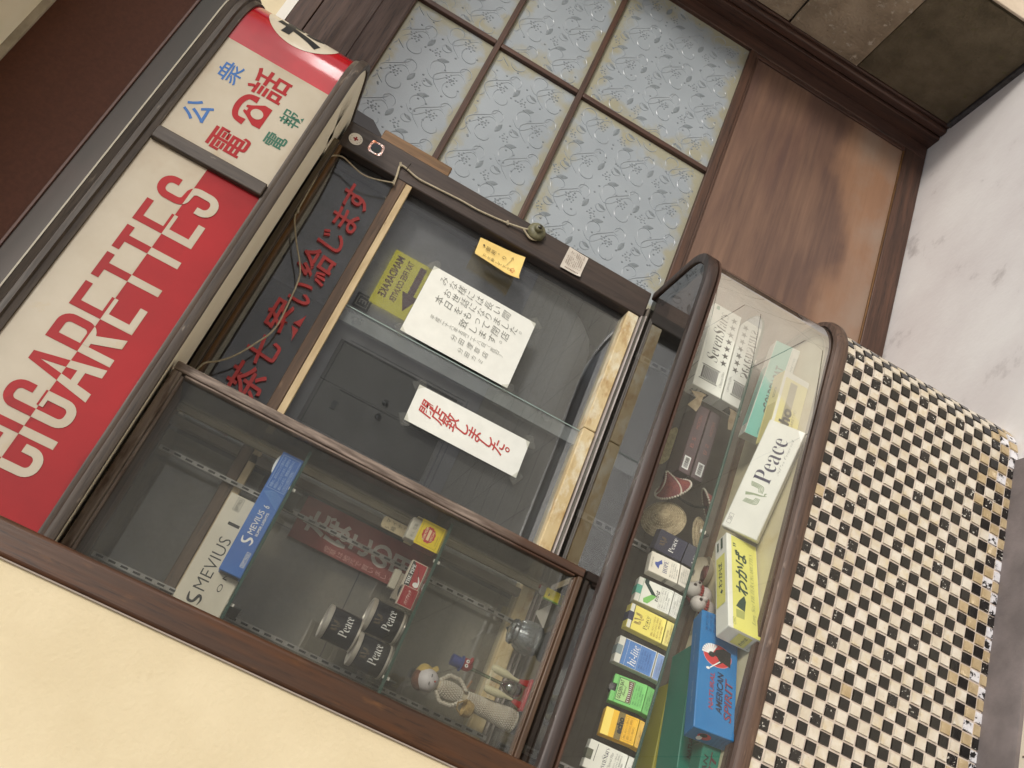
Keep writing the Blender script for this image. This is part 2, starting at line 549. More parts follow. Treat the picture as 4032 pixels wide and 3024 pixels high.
# ---------------------------------------------------------------- door side: header, jamb, lattice door, stone wall
uw = thing('upper_wall', 'cream upper wall strip over the dark door header behind the sign', 'wall', (2.3, .32, 2.4))
MB().box(-1.5, 1.7, .012, .2, -.115, .6).build('plaster', CREAM_WALL, uw)
MB().box(-1.5, 1.7, .0, .012, -.142, -.113).build('white_strip', WHITE_PAINT, uw)
hd = thing('door_header', 'dark reddish wooden header boards over the frosted lattice door', 'lintel', (2.3, .322, 2.1))
MB().box(-.9, .78, .0, .1, .10, .157).build('board', RED_X, hd, .002)
MB().box(-.9, .78, .004, .1, -.051, .098).build('board', RED_X, hd, .002)
MB().box(-.9, .78, -.008, .1, -.137, -.053).build('board', RED_X, hd, .003)
jb = thing('door_jamb', 'moulded dark wooden door jamb against the stone side wall', 'door frame', (3.1, .25, 0))
MB().box(-.027, .1, .002, .20, .0, 2.3).build('inner_strip', RED_Z, jb, .002)
MB().box(-.018, .1, -.036, -.001, .0, 2.3).build('casing', RED_Z, jb, .007)
MB().box(-.001, .1, -.05, -.037, .0, 2.3).build('outer_strip', RED_Z, jb, .004)

FROST = bpy.data.materials.new('frosted pattern glass')
FROST.use_nodes = True
def _frost():
    nt = FROST.node_tree; b = nt.nodes['Principled BSDF']
    tc = nd(nt, 'ShaderNodeTexCoord'); sx = nd(nt, 'ShaderNodeSeparateXYZ')
    nt.links.new(tc.outputs['Generated'], sx.inputs[0])
    def edge(o):
        a = nd(nt, 'ShaderNodeMath', operation='SUBTRACT'); nt.links.new(o, a.inputs[0]); a.inputs[1].default_value = .5
        c = nd(nt, 'ShaderNodeMath', operation='ABSOLUTE'); nt.links.new(a.outputs[0], c.inputs[0])
        return c.outputs[0]
    mx = nd(nt, 'ShaderNodeMath', operation='MAXIMUM')
    nt.links.new(edge(sx.outputs[0]), mx.inputs[0]); nt.links.new(edge(sx.outputs[2]), mx.inputs[1])
    n = nd(nt, 'ShaderNodeTexNoise', Scale=17, Detail=7); nt.links.new(position(nt), n.inputs['Vector'])
    ad = nd(nt, 'ShaderNodeMath', operation='MULTIPLY_ADD'); nt.links.new(n.outputs['Fac'], ad.inputs[0])
    ad.inputs[1].default_value = .42; nt.links.new(mx.outputs[0], ad.inputs[2])
    mr = nd(nt, 'ShaderNodeMapRange'); mr.inputs['From Min'].default_value = .60; mr.inputs['From Max'].default_value = .70
    nt.links.new(ad.outputs[0], mr.inputs['Value'])
    c = mixc(nt, noise(nt, position(nt), 3, 3), rgb(152, 159, 165), rgb(142, 149, 155))
    c = mixc(nt, mul(nt, mr.outputs[0], .8), c, rgb(150, 144, 116))
    nt.links.new(c, b.inputs['Base Color'])
    b.inputs['Roughness'].default_value = .42
    n2 = nd(nt, 'ShaderNodeTexNoise', Scale=220, Detail=3); nt.links.new(position(nt), n2.inputs['Vector'])
    bp = nd(nt, 'ShaderNodeBump', Strength=.15, Distance=.002); nt.links.new(n2.outputs['Fac'], bp.inputs['Height'])
    nt.links.new(bp.outputs[0], b.inputs['Normal'])
_frost()
RELIEF = material('raised glass relief', rgb(146, 153, 159), rgb(132, 139, 145), ns=30, rough=.3, spec=.6)
LEAF = material('etched glass leaf', rgb(124, 131, 136), rgb(110, 117, 121), ns=90, rough=.5)
def relief(w, h, seed):
    """raised vines, leaves and berry sprays of the pressed glass, one cell 0.26 m repeated"""
    rnd = random.Random(seed)
    mb = MB()
    def inside(a, b): return .01 < a < w - .01 and .01 < b < h - .01
    def dot(a, b, r):
        if inside(a, b): mb.ball((a, 0, b), r, 6, 1, sq=(1, .45, 1))
    def vine(pts, r):
        run = []
        for a, b in pts + [(-9, -9)]:
            if inside(a, b): run.append((a, 0, b))
            else:
                if len(run) > 2: mb.tube(run, [r * (.35 + .65 * math.sin(PI * (i + .5) / len(run))) for i in range(len(run))], 5)
                run = []
    def leaf(a, b, ang, L):
        if not (inside(a, b) and inside(a + L * math.cos(ang), b + L * math.sin(ang))): return
        vs, fs = [], []
        m = 5
        for i in range(m + 1):
            t = i / m
            wd = L * .24 * math.sin(PI * min(1, t * .96 + .04)) ** .8
            cx, cz = a + L * t * math.cos(ang), b + L * t * math.sin(ang)
            nx, nz = -math.sin(ang), math.cos(ang)
            vs += [(cx + nx * wd, 0, cz + nz * wd), (cx, -.0022, cz), (cx - nx * wd, 0, cz - nz * wd)]
        for i in range(m):
            fs += [(3 * i, 3 * i + 1, 3 * i + 4, 3 * i + 3), (3 * i + 1, 3 * i + 2, 3 * i + 5, 3 * i + 4)]
        mb.add(vs, fs, 1)
    def spiral(cx, cz, r0, a0, turns, sgn):
        return [(cx + r0 * (1 - .62 * i / 18) * math.cos(a0 + sgn * turns * 2 * PI * i / 18),
                 cz + r0 * (1 - .62 * i / 18) * math.sin(a0 + sgn * turns * 2 * PI * i / 18)) for i in range(19)]
    C = .165
    for i in range(-1, int(w / C) + 2):
        for j in range(-1, int(h / C) + 2):
            ox, oz = i * C + (j % 2) * C * .5, j * C
            for (dx, dz, r0, a0, tn, sg) in ((.05, .06, .05, .3, .8, 1), (.13, .15, .042, 2.4, .75, -1), (.17, .05, .035, 4, .85, 1), (.03, .17, .03, 5, .7, -1)):
                vine(spiral(ox + dx * .77, oz + dz * .77, r0 * .8, a0, tn, sg), .0019)
            vine([(ox + .01 + t * .15, oz + .08 + .04 * math.sin(t * 5)) for t in [k / 12 for k in range(13)]], .0019); vine([(ox + .08 + .035 * math.sin(t * 6), oz + .01 + t * .14) for t in [k / 12 for k in range(13)]], .0016)
            leaf(ox + .07, oz + .02, -.3, .042); leaf(ox + .14, oz + .10, 2.0, .04); leaf(ox + .02, oz + .11, 1.2, .03)
            for k in range(13):
                a = k * 2.4; r = .006 * math.sqrt(k)
                dot(ox + .08 + r * math.cos(a), oz + .067 + r * math.sin(a), .0036)
                if k < 9: dot(ox + .148 + r * math.cos(a), oz + .148 + r * math.sin(a), .0034)
            for k in range(8):
                dot(ox + rnd.random() * C, oz + rnd.random() * C, .0042)
    return mb.mesh('embossed_vine', [RELIEF, LEAF])
PANEL = material('worn door panel', rgb(124, 96, 80), rgb(92, 70, 60), sc=(.06, 1, 1), ns=42, lo=.3, hi=.7, rough=.45, bump=.12, bs=90, bsc=(.1, 1, 1), rvar=.08,
                 layers=[(rgb(84, 62, 58), 3.4, (.25, 1, 1.3), .48, .74)])
def _panel():
    """varnish worn pale and orange towards the foot of the door, with a dark line of run varnish above it"""
    nt = PANEL.node_tree; b = nt.nodes['Principled BSDF']
    old = b.inputs['Base Color'].links[0].from_socket
    g = nd(nt, 'ShaderNodeNewGeometry'); sx = nd(nt, 'ShaderNodeSeparateXYZ'); nt.links.new(g.outputs['Position'], sx.inputs[0])
    n = nd(nt, 'ShaderNodeTexNoise', Scale=2.6, Detail=5, Roughness=.55); nt.links.new(position(nt, (.55, 1, 1.2)), n.inputs['Vector'])
    w = nd(nt, 'ShaderNodeMath', operation='MULTIPLY_ADD'); nt.links.new(n.outputs['Fac'], w.inputs[0]); w.inputs[1].default_value = .62; nt.links.new(sx.outputs[2], w.inputs[2])
    def rng(lo, hi, t0, t1):
        m = nd(nt, 'ShaderNodeMapRange'); m.interpolation_type = 'SMOOTHSTEP'
        for k, v in (('From Min', lo), ('From Max', hi), ('To Min', t0), ('To Max', t1)): m.inputs[k].default_value = v
        nt.links.new(w.outputs[0], m.inputs['Value']); return m.outputs[0]
    dark = mul(nt, rng(.58, .70, 0, 1), rng(.70, .90, 1, 0))
    c = mixc(nt, mul(nt, dark, .45), old, rgb(70, 52, 50))
    c = mixc(nt, mul(nt, rng(.54, .72, 1, 0), .6), c, rgb(152, 114, 86))
    n2 = noise(nt, position(nt, (.8, 1, 1)), 5, 4, .6, .42, .66)
    c = mixc(nt, mul(nt, mul(nt, rng(.50, .66, 1, 0), n2), .7), c, rgb(142, 124, 110))
    nt.links.new(c, b.inputs['Base Color'])
_panel()
dr = thing('lattice_door', 'wooden lattice door with frosted embossed panes over a worn orange brown panel', 'door', (2.36, .31, 0))
def db(name, x0, x1, z0, z1, m, y0=0, y1=.035, bev=.003):
    return MB().box(x0 - 2.36, x1 - 2.36, y0, y1, z0, z1).build(name, m, dr, bev)
db('stile', 3.008, 3.072, .004, 1.965, RED_Z); db('stile', 1.54, 1.60, .004, 1.965, RED_Z)
db('rail', 1.60, 3.008, 1.958, 1.965, RED_X); db('rail', 1.60, 3.008, .797, .829, RED_X); db('rail', 1.60, 3.008, .004, .098, RED_X)
zr = [(.829, 1.332), (1.352, 1.650), (1.670, 1.958)]
xr = [(1.60, 1.700), (1.720, 2.349), (2.371, 3.008)]
for x in (1.710, 2.360):
    for (z0, z1) in zr: db('muntin', x - .010, x + .010, z0, z1, RED_Z, .001)
for z in (1.342, 1.660): db('muntin', 1.60, 3.008, z - .010, z + .010, RED_X, -.001)
_rel = {}
for (x0, x1) in xr:
    for (z0, z1) in zr:
        pane = db('glass_pane', x0, x1, z0, z1, FROST, .016, .022, 0)
        if x1 - x0 > .3:
            k = (round(x1 - x0, 2), round(z1 - z0, 2))
            if k not in _rel: _rel[k] = relief(k[0], k[1], 5)
            stuff(link('embossed_vine', _rel[k], pane, 0, Matrix.Translation((x0 - 2.36, .0162, z0))))
db('lower_panel', 1.60, 3.008, .098, .797, PANEL, .012, .024, 0)
db('panel_moulding', 2.99, 3.008, .098, .797, RED_Z, .004, .012, .002)
db('panel_moulding', 1.60, 2.99, .787, .797, RED_X, .004, .012, .002)
db('panel_moulding', 1.60, 2.99, .098, .103, OCHRE_X, .004, .012, .001)

def stone(name, a, b, c):
    return material(name, a, b, ns=9, rough=.95, bump=1.0, bs=95, dist=.007, detail=8,
                    layers=[(c, 38, (1, 1, 1), .6, .7), (rgb(46, 40, 30), 120, (1, 1, 1), .66, .72), (rgb(190, 182, 160), 70, (1, 1, 1), .77, .79)])
ST_LOW = stone('damp grey stone', rgb(112, 100, 80), rgb(86, 76, 58), rgb(96, 90, 58))
ST_MID = stone('speckled brown stone', rgb(172, 154, 132), rgb(138, 122, 102), rgb(196, 184, 168))
sw = thing('stone_wall', 'coursed stone side wall to the right of the lattice door', 'wall', (3.1, 0, 0))
def block(z0, z1, y0, y1, m, dx=0):
    rnd = random.Random(int(z0 * 1000 + y0 * 77))
    mb = MB(); ny, nz = 9, 7
    vs, fs = [], []
    for j in range(nz + 1):
        for i in range(ny + 1):
            e = (i in (0, ny) or j in (0, nz))
            vs.append((dx + (.006 if e else rnd.uniform(-.003, .002)), y0 + (y1 - y0) * i / ny + (rnd.uniform(0, .004) if i == 0 else 0), z0 + (z1 - z0) * j / nz + (rnd.uniform(-.003, .0) if j == nz else 0)))
    for j in range(nz):
        for i in range(ny):
            k = j * (ny + 1) + i; fs.append((k, k + 1, k + ny + 2, k + ny + 1))
    mb.add(vs, fs, 0, True)
    mb.box(dx + .012, dx + .30, y0 + .001, y1 - .001, z0 + .001, z1 - .004)
    return mb.build('stone_block', m, sw)
MB().box(.025, .30, -.279, .199, 0, 2.4).build('mortar', material('old mortar', rgb(110, 104, 92), rgb(84, 78, 68), ns=40, rough=.95, bump=.5), sw)
MB().box(-.004, .28, -.28, .2, -.001, .018).build('mortar_bed', material('dark bedding', rgb(88, 86, 86), rgb(64, 60, 60), ns=40, rough=.9, bump=.6), sw)
for (z0, z1, m, dx) in ((.022, .448, ST_LOW, 0), (.452, .762, ST_MID, -.006), (.767, 1.09, ST_MID, 0), (1.095, 1.42, ST_LOW, -.003), (1.425, 1.75, ST_MID, 0), (1.755, 2.1, ST_MID, -.004), (2.105, 2.4, ST_MID, 0)):
    block(z0, z1, -.278, .197, m, dx)
ep = thing('end_pier', 'pale plastered end face of the stone side wall', 'pier', (3.25, -.29, 0))
MB().box(-.15, .45, -.006, .004, .0, 2.4).build('plaster', material('pale plaster', rgb(206, 190, 170), rgb(186, 170, 150), ns=9, rough=.85, bump=.4), ep, .003)

# ---------------------------------------------------------------- shop window
GW = glass('window glass', (.93, .95, .95, 1), 1.4, .075, 0, .05, (.42, .42, .42, 1))
win = thing('shop_window', 'wide dark wooden shop window with sliding panes above the counter case', 'window', (1.0, 0, .951))
def wb(name, x0, x1, y0, y1, z0, z1, m, bev=.002, mi=0):
    return MB().box(x0 - 1, x1 - 1, y0, y1, z0 - .951, z1 - .951).build(name, m, win, bev)
wb('pillar', 1.459, 1.547, 0, .085, .955, 1.884, DARK_Z, .004)
wb('side_board', 1.50, 1.545, .085, .31, .0, 2.2, DARK_Z)
wb('side_batten', 1.545, 1.593, .02, .05, 1.596, 1.80, wood('batten wood', rgb(128, 96, 62), rgb(96, 70, 44), 'z'), .004)
MB().prism([(1.74, 1.925), (1.737, 1.861), (1.701, 1.816), (1.55, 1.80), (1.55, 1.925)], Frame((-1, .2, -.951), (1, 0, 0), (0, 0, 1)), .02).build('corner_bracket', flat('bracket black', rgb(44, 40, 42), .5), win)
wb('head_rail', -.4, 1.459, -.004, .07, 1.868, 1.886, OCHRE_X)
wb('head_strip', -.4, 1.459, -.018, -.005, 1.876, 1.886, DARK_X)
wb('meeting_rail', -.4, 1.459, .0, .06, 1.682, 1.708, BROWN_X, .002)
wb('meeting_rail_edge', -.4, 1.459, .002, .06, 1.664, 1.6815, material('worn pale edge', rgb(206, 184, 146), rgb(170, 146, 108), sc=(.2, 1, 1), ns=30, rough=.6, layers=[(rgb(90, 66, 44), 60, (.5, 1, 1), .68, .74)]), .002)
SILLM = material('yellowed sill', rgb(206, 186, 144), rgb(188, 164, 118), sc=(.35, 1, 1), ns=14, rough=.55, bump=.1,
                 layers=[(rgb(160, 120, 66), 30, (.5, 1, 1), .52, .72), (rgb(216, 208, 184), 22, (.6, 1, 1), .5, .66), (rgb(112, 84, 50), 120, (.6, 1, 1), .66, .72)])
wb('sill', -.4, 1.078, .0, .06, .966, 1.0, SILLM, .003)
wb('sill', 1.081, 1.459, .002, .06, .966, 1.0, SILLM, .003)
for k, z in enumerate((.963, .9585, .954)):
    wb('track', -.4, 1.459, -.006 - .005 * k, .03, z - .0032, z, material('sliding track', rgb(190, 180, 176), rgb(150, 140, 134), ns=60, sc=(.2, 1, 1), rough=.5) if k != 1 else DULL_METAL, 0)
wb('transom_pane', -.4, 1.459, .028, .031, 1.70, 1.868, GW, 0)
wb('sliding_pane', -.4, 1.073, .022, .027, .99, 1.672, GW, 0)
wb('sliding_pane', 1.033, 1.459, .034, .039, .99, 1.672, GW, 0)
wb('pane_edge', 1.0732, 1.0752, .0215, .0275, .99, 1.668, flat('glass edge', rgb(150, 168, 160), .2), 0)
wb('mullion', .612, .630, .002, .02, .953, 1.868, material('grey mullion', rgb(128, 118, 106), rgb(104, 94, 84), sc=(1, 1, .2), ns=30, rough=.6), 0)
wb('overlap_sheen', 1.034, 1.0725, .0285, .0305, .99, 1.668, glass('painted overlap sheen', (.8, .8, .8, 1), 1.5, .05, .1, .55, (.62, .62, .60, 1)), 0)  # added strip; its pale colour paints the doubled reflection where the panes overlap
wb('lower_wall', -.4, 1.459, .03, .06, .56, .966, flat('counter back wall', rgb(94, 88, 80), .8), 0)
# red plastic characters standing proud of the transom glass
RED_CH = material('red plastic', rgb(190, 44, 40), rgb(170, 36, 34), ns=20, rough=.4)
_rx0, _rx1, _ry0, _ry1 = bbox(glyphs('国')[0])
def plastic_char(ch, x, z, h, wd=None, slant=.0):
    vs, fs = glyphs(ch, bold=.012, shear=.12)
    x0, x1, y0, y1 = bbox(vs)
    k = h / (_ry1 - _ry0)
    fr = facade(x - 1, .0275, z - .951)
    top = [fr((a - (x0 + x1) / 2) * k + slant * b * k, (b - (_ry0 + _ry1) / 2) * k, .006) for a, b in vs]
    bot = [fr((a - (x0 + x1) / 2) * k + slant * b * k, (b - (_ry0 + _ry1) / 2) * k, .0005) for a, b in vs]
    cnt = {}
    for f in fs:
        for i in range(len(f)):
            e = (f[i], f[(i + 1) % len(f)]); cnt[tuple(sorted(e))] = cnt.get(tuple(sorted(e)), []) + [e]
    sides = [(e[0][0], e[0][1], e[0][1] + len(vs), e[0][0] + len(vs)) for e in cnt.values() if len(e) == 1]
    MB().add(top + bot, list(fs) + sides).build('plastic_character', RED_CH, win)
for ch, px, z, h in (('喫', .690, 1.775, .076), ('茶', .780, 1.772, .076), ('七', .866, 1.775, .070), ('案', .962, 1.772, .078), ('い', 1.045, 1.768, .062), ('給', 1.130, 1.772, .076),
                    ('じ', 1.213, 1.772, .064), ('ま', 1.285, 1.768, .070), ('す', 1.358, 1.772, .072)):
    plastic_char(ch, px, z, h)
bb = thing('backing_board', 'brown grey backing board behind the goods of the glass cabinet', 'board', (.1, .055, 1.45))
MB().box(-.5, .512, .0, .012, -.46, .42).build('panel', material('brown grey board', rgb(152, 138, 120), rgb(138, 124, 108), ns=140, rough=.85, bump=.2, bs=260), bb)
GRV = flat('dark seam', rgb(62, 54, 46), .8)
for (x0, x1, z0, z1) in ((.17, .172, -.35, .12), (.172, .43, .118, .12), (.43, .432, -.10, .12), (.2, .43, -.102, -.1)):
    MB().box(x0, x1, -.0012, .0, z0, z1).build('seam', GRV, bb)
MB().box(-.5, .515, -.012, .0, .155, .185).build('cross_rail', BROWN_X, bb)
b2 = thing('panelled_board', 'dark grey panelled board with dark seams and two knobs behind the left sliding pane', 'board', (.8, .058, 1.4))
MB().box(-.286, .262, .0, .012, -.40, .45).build('panel', material('speckled dark grey', rgb(92, 89, 86), rgb(70, 67, 65), ns=260, rough=.9, bump=.3, bs=400), b2)
for (x0, x1, z0, z1) in ((.200, .2035, -.098, .224), (.2115, .2135, -.105, .215), (-.28, .2035, -.1015, -.098), (-.28, .217, -.114, -.111), (-.28, .2035, .224, .227), (.082, .0845, -.098, .18)):
    MB().box(x0, x1, -.0015, .0, z0, z1).build('seam', flat('black seam', rgb(30, 29, 29), .8), b2)
for x in (.106, .065):
    MB().ball((x, -.004, .070), .0085, 12, sq=(1, .6, 1)).build('knob', flat('black knob', rgb(20, 20, 20), .3), b2)
MB().box(.030, .052, -.0025, .0, .170, .182).build('latch', flat('latch grey', rgb(44, 44, 46), .4), b2)
# grey cloth hung behind the panes, its lower edge sagging
bk = thing('backing_cloth', 'grey backing cloth with a sagging hem behind the sliding window panes', 'cloth', (1, .10, 1.45))
def cloth():
    nx, nz = 48, 14
    hem = [(-.4, 1.02), (.6, 1.018), (.85, 1.016), (.95, 1.012), (1.05, 1.02), (1.11, 1.026), (1.2, 1.032), (1.29, 1.03), (1.36, 1.034), (1.40, 1.06), (1.43, 1.10), (1.456, 1.15)]
    def h(x):
        for (a, b), (c, d) in zip(hem, hem[1:]):
            if a <= x <= c: return b + (d - b) * (x - a) / (c - a)
        return hem[-1][1]
    vs, fs = [], []
    for i in range(nx + 1):
        x = -.4 + 1.857 * i / nx
        for j in range(nz + 1):
            t = j / nz
            z = 1.93 + (h(x) - 1.93) * t
            vs.append((x - 1, .004 * math.sin(x * 9 + t * 2) * t - .0, z - 1.45))
    for i in range(nx):
        for j in range(nz):
            k = i * (nz + 1) + j
            fs.append((k, k + 1, k + nz + 2, k + nz + 1))
    mb = MB().add(vs, fs, 0, True)
    o = mb.build('sheet', BACK_GREY, bk)
    s = o.modifiers.new('thick', 'SOLIDIFY'); s.thickness = .002
cloth()
ir = thing('inner_room', 'dim interior wall seen below the hem of the grey backing cloth', 'wall', (.5, .5, 1.3))
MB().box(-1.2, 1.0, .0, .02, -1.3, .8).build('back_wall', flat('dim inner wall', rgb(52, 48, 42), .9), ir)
MB().box(-1.2, .98, -.45, .0, -.36, -.345).build('inner_counter', wood('inner counter', rgb(64, 56, 44), rgb(44, 38, 30), 'x'), ir)

# ---------------------------------------------------------------- opposite side of the arcade (mirrored in the glass)
ow = thing('opposite_wall', 'plain grey wall facing the shop from across the passage', 'wall', (2, -7.95, 0))
MB().box(-6, 12, -.2, 0, 0, 3.05).build('plaster', material('grey plaster', rgb(222, 220, 224), rgb(206, 204, 206), ns=3, rough=.8), ow)
cb = thing('wall_cupboard', 'dark grey double door cupboard on the opposite wall', 'cupboard', (4.22, -7.95, .28))
for s in (-1, 1):
    dl = MB().box(min(0, s * .56) + .006 * (s > 0), max(0, s * .56) - .006 * (s < 0), .0, .03, 0, 1.53).build('door_leaf', flat('cupboard grey', rgb(120, 118, 118), .4), cb, .003)
    MB().ball((s * .08, .05, .74), .028, 10).build('knob', flat('black knob', rgb(20, 20, 20), .3), dl)
lpz = thing('letter_plate', 'small dark plate with one framed white letter left of the yellow arrow sign', 'sign', (5.35, -7.93, 1.80))
MB().box(-.10, .10, -.02, .0, -.10, .10).build('plate', flat('plate dark', rgb(40, 42, 52), .4), lpz, .003)
pr = Print(Frame((0, .001, 0), (-1, 0, 0), (0, 0, 1)), .002); pr.frame_rect(-.075, .075, -.075, .075, .012); pr.text('E', -.03, -.045, .06, .09, bold=.02); pr.build('lettering', WHITE_PAINT, lpz)
ys = thing('arrow_sign', 'yellow backlit sign with red brown lettering and an arrow on the opposite wall', 'sign', (5.80, -7.9, 1.47))
MB().box(-.40, .40, -.04, .0, -.28, .28).build('panel', emitter('lit yellow', rgb(212, 200, 44), 1.35), ys, .004)
fr = Frame((.0, .001, .0), (-1, 0, 0), (0, 0, 1))
pr = Print(fr, .002)
pr.text('MANDARAKE', -.34, .13, .62, .10, bold=.03); pr.text('TAX FREE COUNTER', -.34, .0, .62, .08, bold=.03)
pr.poly([(-.34, -.17), (.08, -.17), (.08, -.24), (.33, -.13), (.08, -.02), (.08, -.085), (-.34, -.085)])
pr.build('lettering', flat('sign brown red', rgb(150, 24, 40), .6), ys)

lp = thing('passage_lamp', 'long glowing passage lamp between two posts far to the right of the shop front', 'lamp', (5.85, -3.5, 0))
for s in (-1, 1): MB().tube([(s * .62, s * .90, 0), (s * .62, s * .90, 3.0)], .03, 10).build('post', DULL_METAL, lp)
MB().tube([(-.66, -.96, 3.0), (.66, .96, 3.0)], .05, 10).build('beam', DULL_METAL, lp)
MB().tube([(-.55, -.80, 2.82), (.55, .80, 2.82)], .13, 16).build('tube', emitter('lamp glow', (1, .96, .92, 1), 14), lp)
# ---------------------------------------------------------------- illuminated sign with a round corner
SIGN_CREAM = material('aged sign cream', rgb(180, 170, 152), rgb(170, 158, 138), ns=6, rough=.4, spec=.4,
                      layers=[(rgb(176, 152, 112), 7, (1, 1, 1), .62, .80), (rgb(150, 122, 82), 16, (1, 1, 1), .74, .86)])
SIGN_RED = material('sign red', rgb(158, 22, 28), rgb(142, 18, 24), ns=5, rough=.5, spec=.25, layers=[(rgb(110, 16, 20), 9, (1, 1, 1), .62, .8)])
SIGN_RED_G = material('glossy sign red', rgb(176, 14, 30), rgb(150, 8, 22), ns=5, rough=.14, spec=.7, bump=.06, bs=30)
SIGN_CREAM_G = material('glossy sign cream', rgb(206, 196, 178), rgb(188, 176, 152), ns=5, rough=.2, spec=.6)
SIGN_BLUE = flat('sign blue', rgb(34, 92, 158)); SIGN_GREEN = flat('sign green', rgb(30, 92, 70)); BLACK = flat('sign black', rgb(22, 22, 24))
sg = thing('light_box_sign', 'long red and cream tobacco sign box with a round corner over the shop window', 'sign', (1.0, -.28, 1.886))
SO = Vector((1.0, -.28, 1.886))
def sgb(mb, name, m, bev=0):
    mb.v = [tuple(Vector(v) - SO) for v in mb.v]
    return mb.build(name, m, sg, bev)
pth = outline(-.28, 1.417, .17, -.6, .25)
WOOD_S = wood('sign frame wood', rgb(78, 67, 58), rgb(52, 43, 37), 'x', rough=.5, scuff=rgb(136, 124, 110), slo=.62, shi=.72)
sgb(MB().sweep(pth, [(-.012, 1.886), (.002, 1.886), (.004, 1.893), (.004, 1.904), (-.001, 1.907), (-.004, 1.9165), (-.012, 1.9165)]), 'lower_rail', WOOD_S, 0)
sgb(MB().sweep(pth, [(-.012, 2.166), (-.004, 2.166), (-.001, 2.178), (.006, 2.181), (.006, 2.192), (.000, 2.196), (.004, 2.208), (-.012, 2.209)]), 'upper_rail', WOOD_S, 0)
sgb(MB().box(1.046, 1.079, -.284, -.268, 1.9168, 2.1655), 'divider', wood('sign frame wood z', rgb(78, 67, 58), rgb(52, 43, 37), 'z', rough=.5, scuff=rgb(150, 138, 124), slo=.62, shi=.72), .003)
sgb(MB().box(.16, .20, -.282, -.268, 1.9168, 2.1655), 'divider', WOOD_S, .003)
# faces
grime(SIGN_CREAM, rgb(146, 118, 84), lo=.60, hi=.80, amount=.6)
grime(SIGN_RED, rgb(84, 12, 16), lo=.60, hi=.80, amount=.6)
F = Frame(SO * 0, (1, 0, 0), (0, 0, 1))
def fz(x0, x1, z0, z1, y=-.2705): return MB().box(x0, x1, y, y + .006, z0, z1)
sgb(fz(.2, 1.046, 2.0375, 2.166), 'upper_panel', SIGN_CREAM)
sgb(fz(.2, 1.046, 1.9166, 2.0374), 'lower_panel', SIGN_RED)
sgb(fz(1.079, 1.371, 1.9166, 2.166), 'telephone_panel', SIGN_CREAM)
cyl = [q for q in pth if q[0] > 1.41 or q[1] > -.27]
arc = [(1.371, -.28, 0, -1), (1.40, -.28, 0, -1)] + [q for q in pth if q[0] > 1.416]
sgb(MB().sweep(arc, [(-.0095, 1.9166), (-.0095, 2.166)], smooth=True, close=False), 'curved_panel', SIGN_RED_G)
def bend(s, z, off):
    """arc length s past the start of the round corner -> point on the curved face"""
    rad = .17 - .0095 + off; a = s / .1605
    if s <= 0: return (1.417 + s, -.28 + .0095 - off, z)
    if a > PI / 2: return (1.417 + rad, -.11 + (a - PI / 2) * .1605, z)
    return (1.417 + rad * math.sin(a), -.11 - rad * math.cos(a), z)
def bent(name, vs, fs, m, off):
    bm = bmesh.new()
    bv = [bm.verts.new((a, b, 0)) for a, b in vs]
    for f in fs:
        try: bm.faces.new([bv[i] for i in f])
        except ValueError: pass
    xs = [v[0] for v in vs]
    x = min(xs) + .008
    while x < max(xs):
        bmesh.ops.bisect_plane(bm, geom=bm.verts[:] + bm.edges[:] + bm.faces[:], plane_co=(x, 0, 0), plane_no=(1, 0, 0)); x += .008
    bm.verts.index_update()
    mb = MB().add([bend(v.co.x, v.co.y, off) for v in bm.verts], [tuple(v.index for v in f.verts) for f in bm.faces], 0, True)
    bm.free()
    return sgb(mb, name, m)
ring = [(.112 + .087 * math.cos(2 * PI * k / 48), 2.046 + .087 * math.sin(2 * PI * k / 48)) for k in range(48)]
bent('white_disc', ring, [tuple(range(48))], SIGN_CREAM_G, .0008)
gv, gf = glyphs('た', bold=.045)
x0, x1, y0, y1 = bbox(gv)
bent('disc_character', [(.052 + (a - x0) / (x1 - x0) * .118, 1.994 + (b - y0) / (y1 - y0) * .112) for a, b in gv], gf, BLACK, .0016)
# soffit and lamp reflection board under the sign
sgb(MB().sweep(pth, [(-.205, 1.8905), (-.013, 1.8905), (-.013, 1.896), (-.205, 1.896)]), 'soffit_board', material('soffit cream', rgb(246, 240, 224), rgb(238, 230, 210), sc=(.4, 1, 1), ns=6, rough=.55))
sgb(MB().box(-.6, 1.44, -.045, -.004, 1.878, 1.8895), 'rear_batten', wood('rear batten', rgb(96, 84, 66), rgb(70, 60, 46), 'x'))
sgb(MB().box(-.6, 1.53, -.06, .0, 1.8965, 2.2), 'rear_board', flat('sign back', rgb(60, 50, 44), .7))

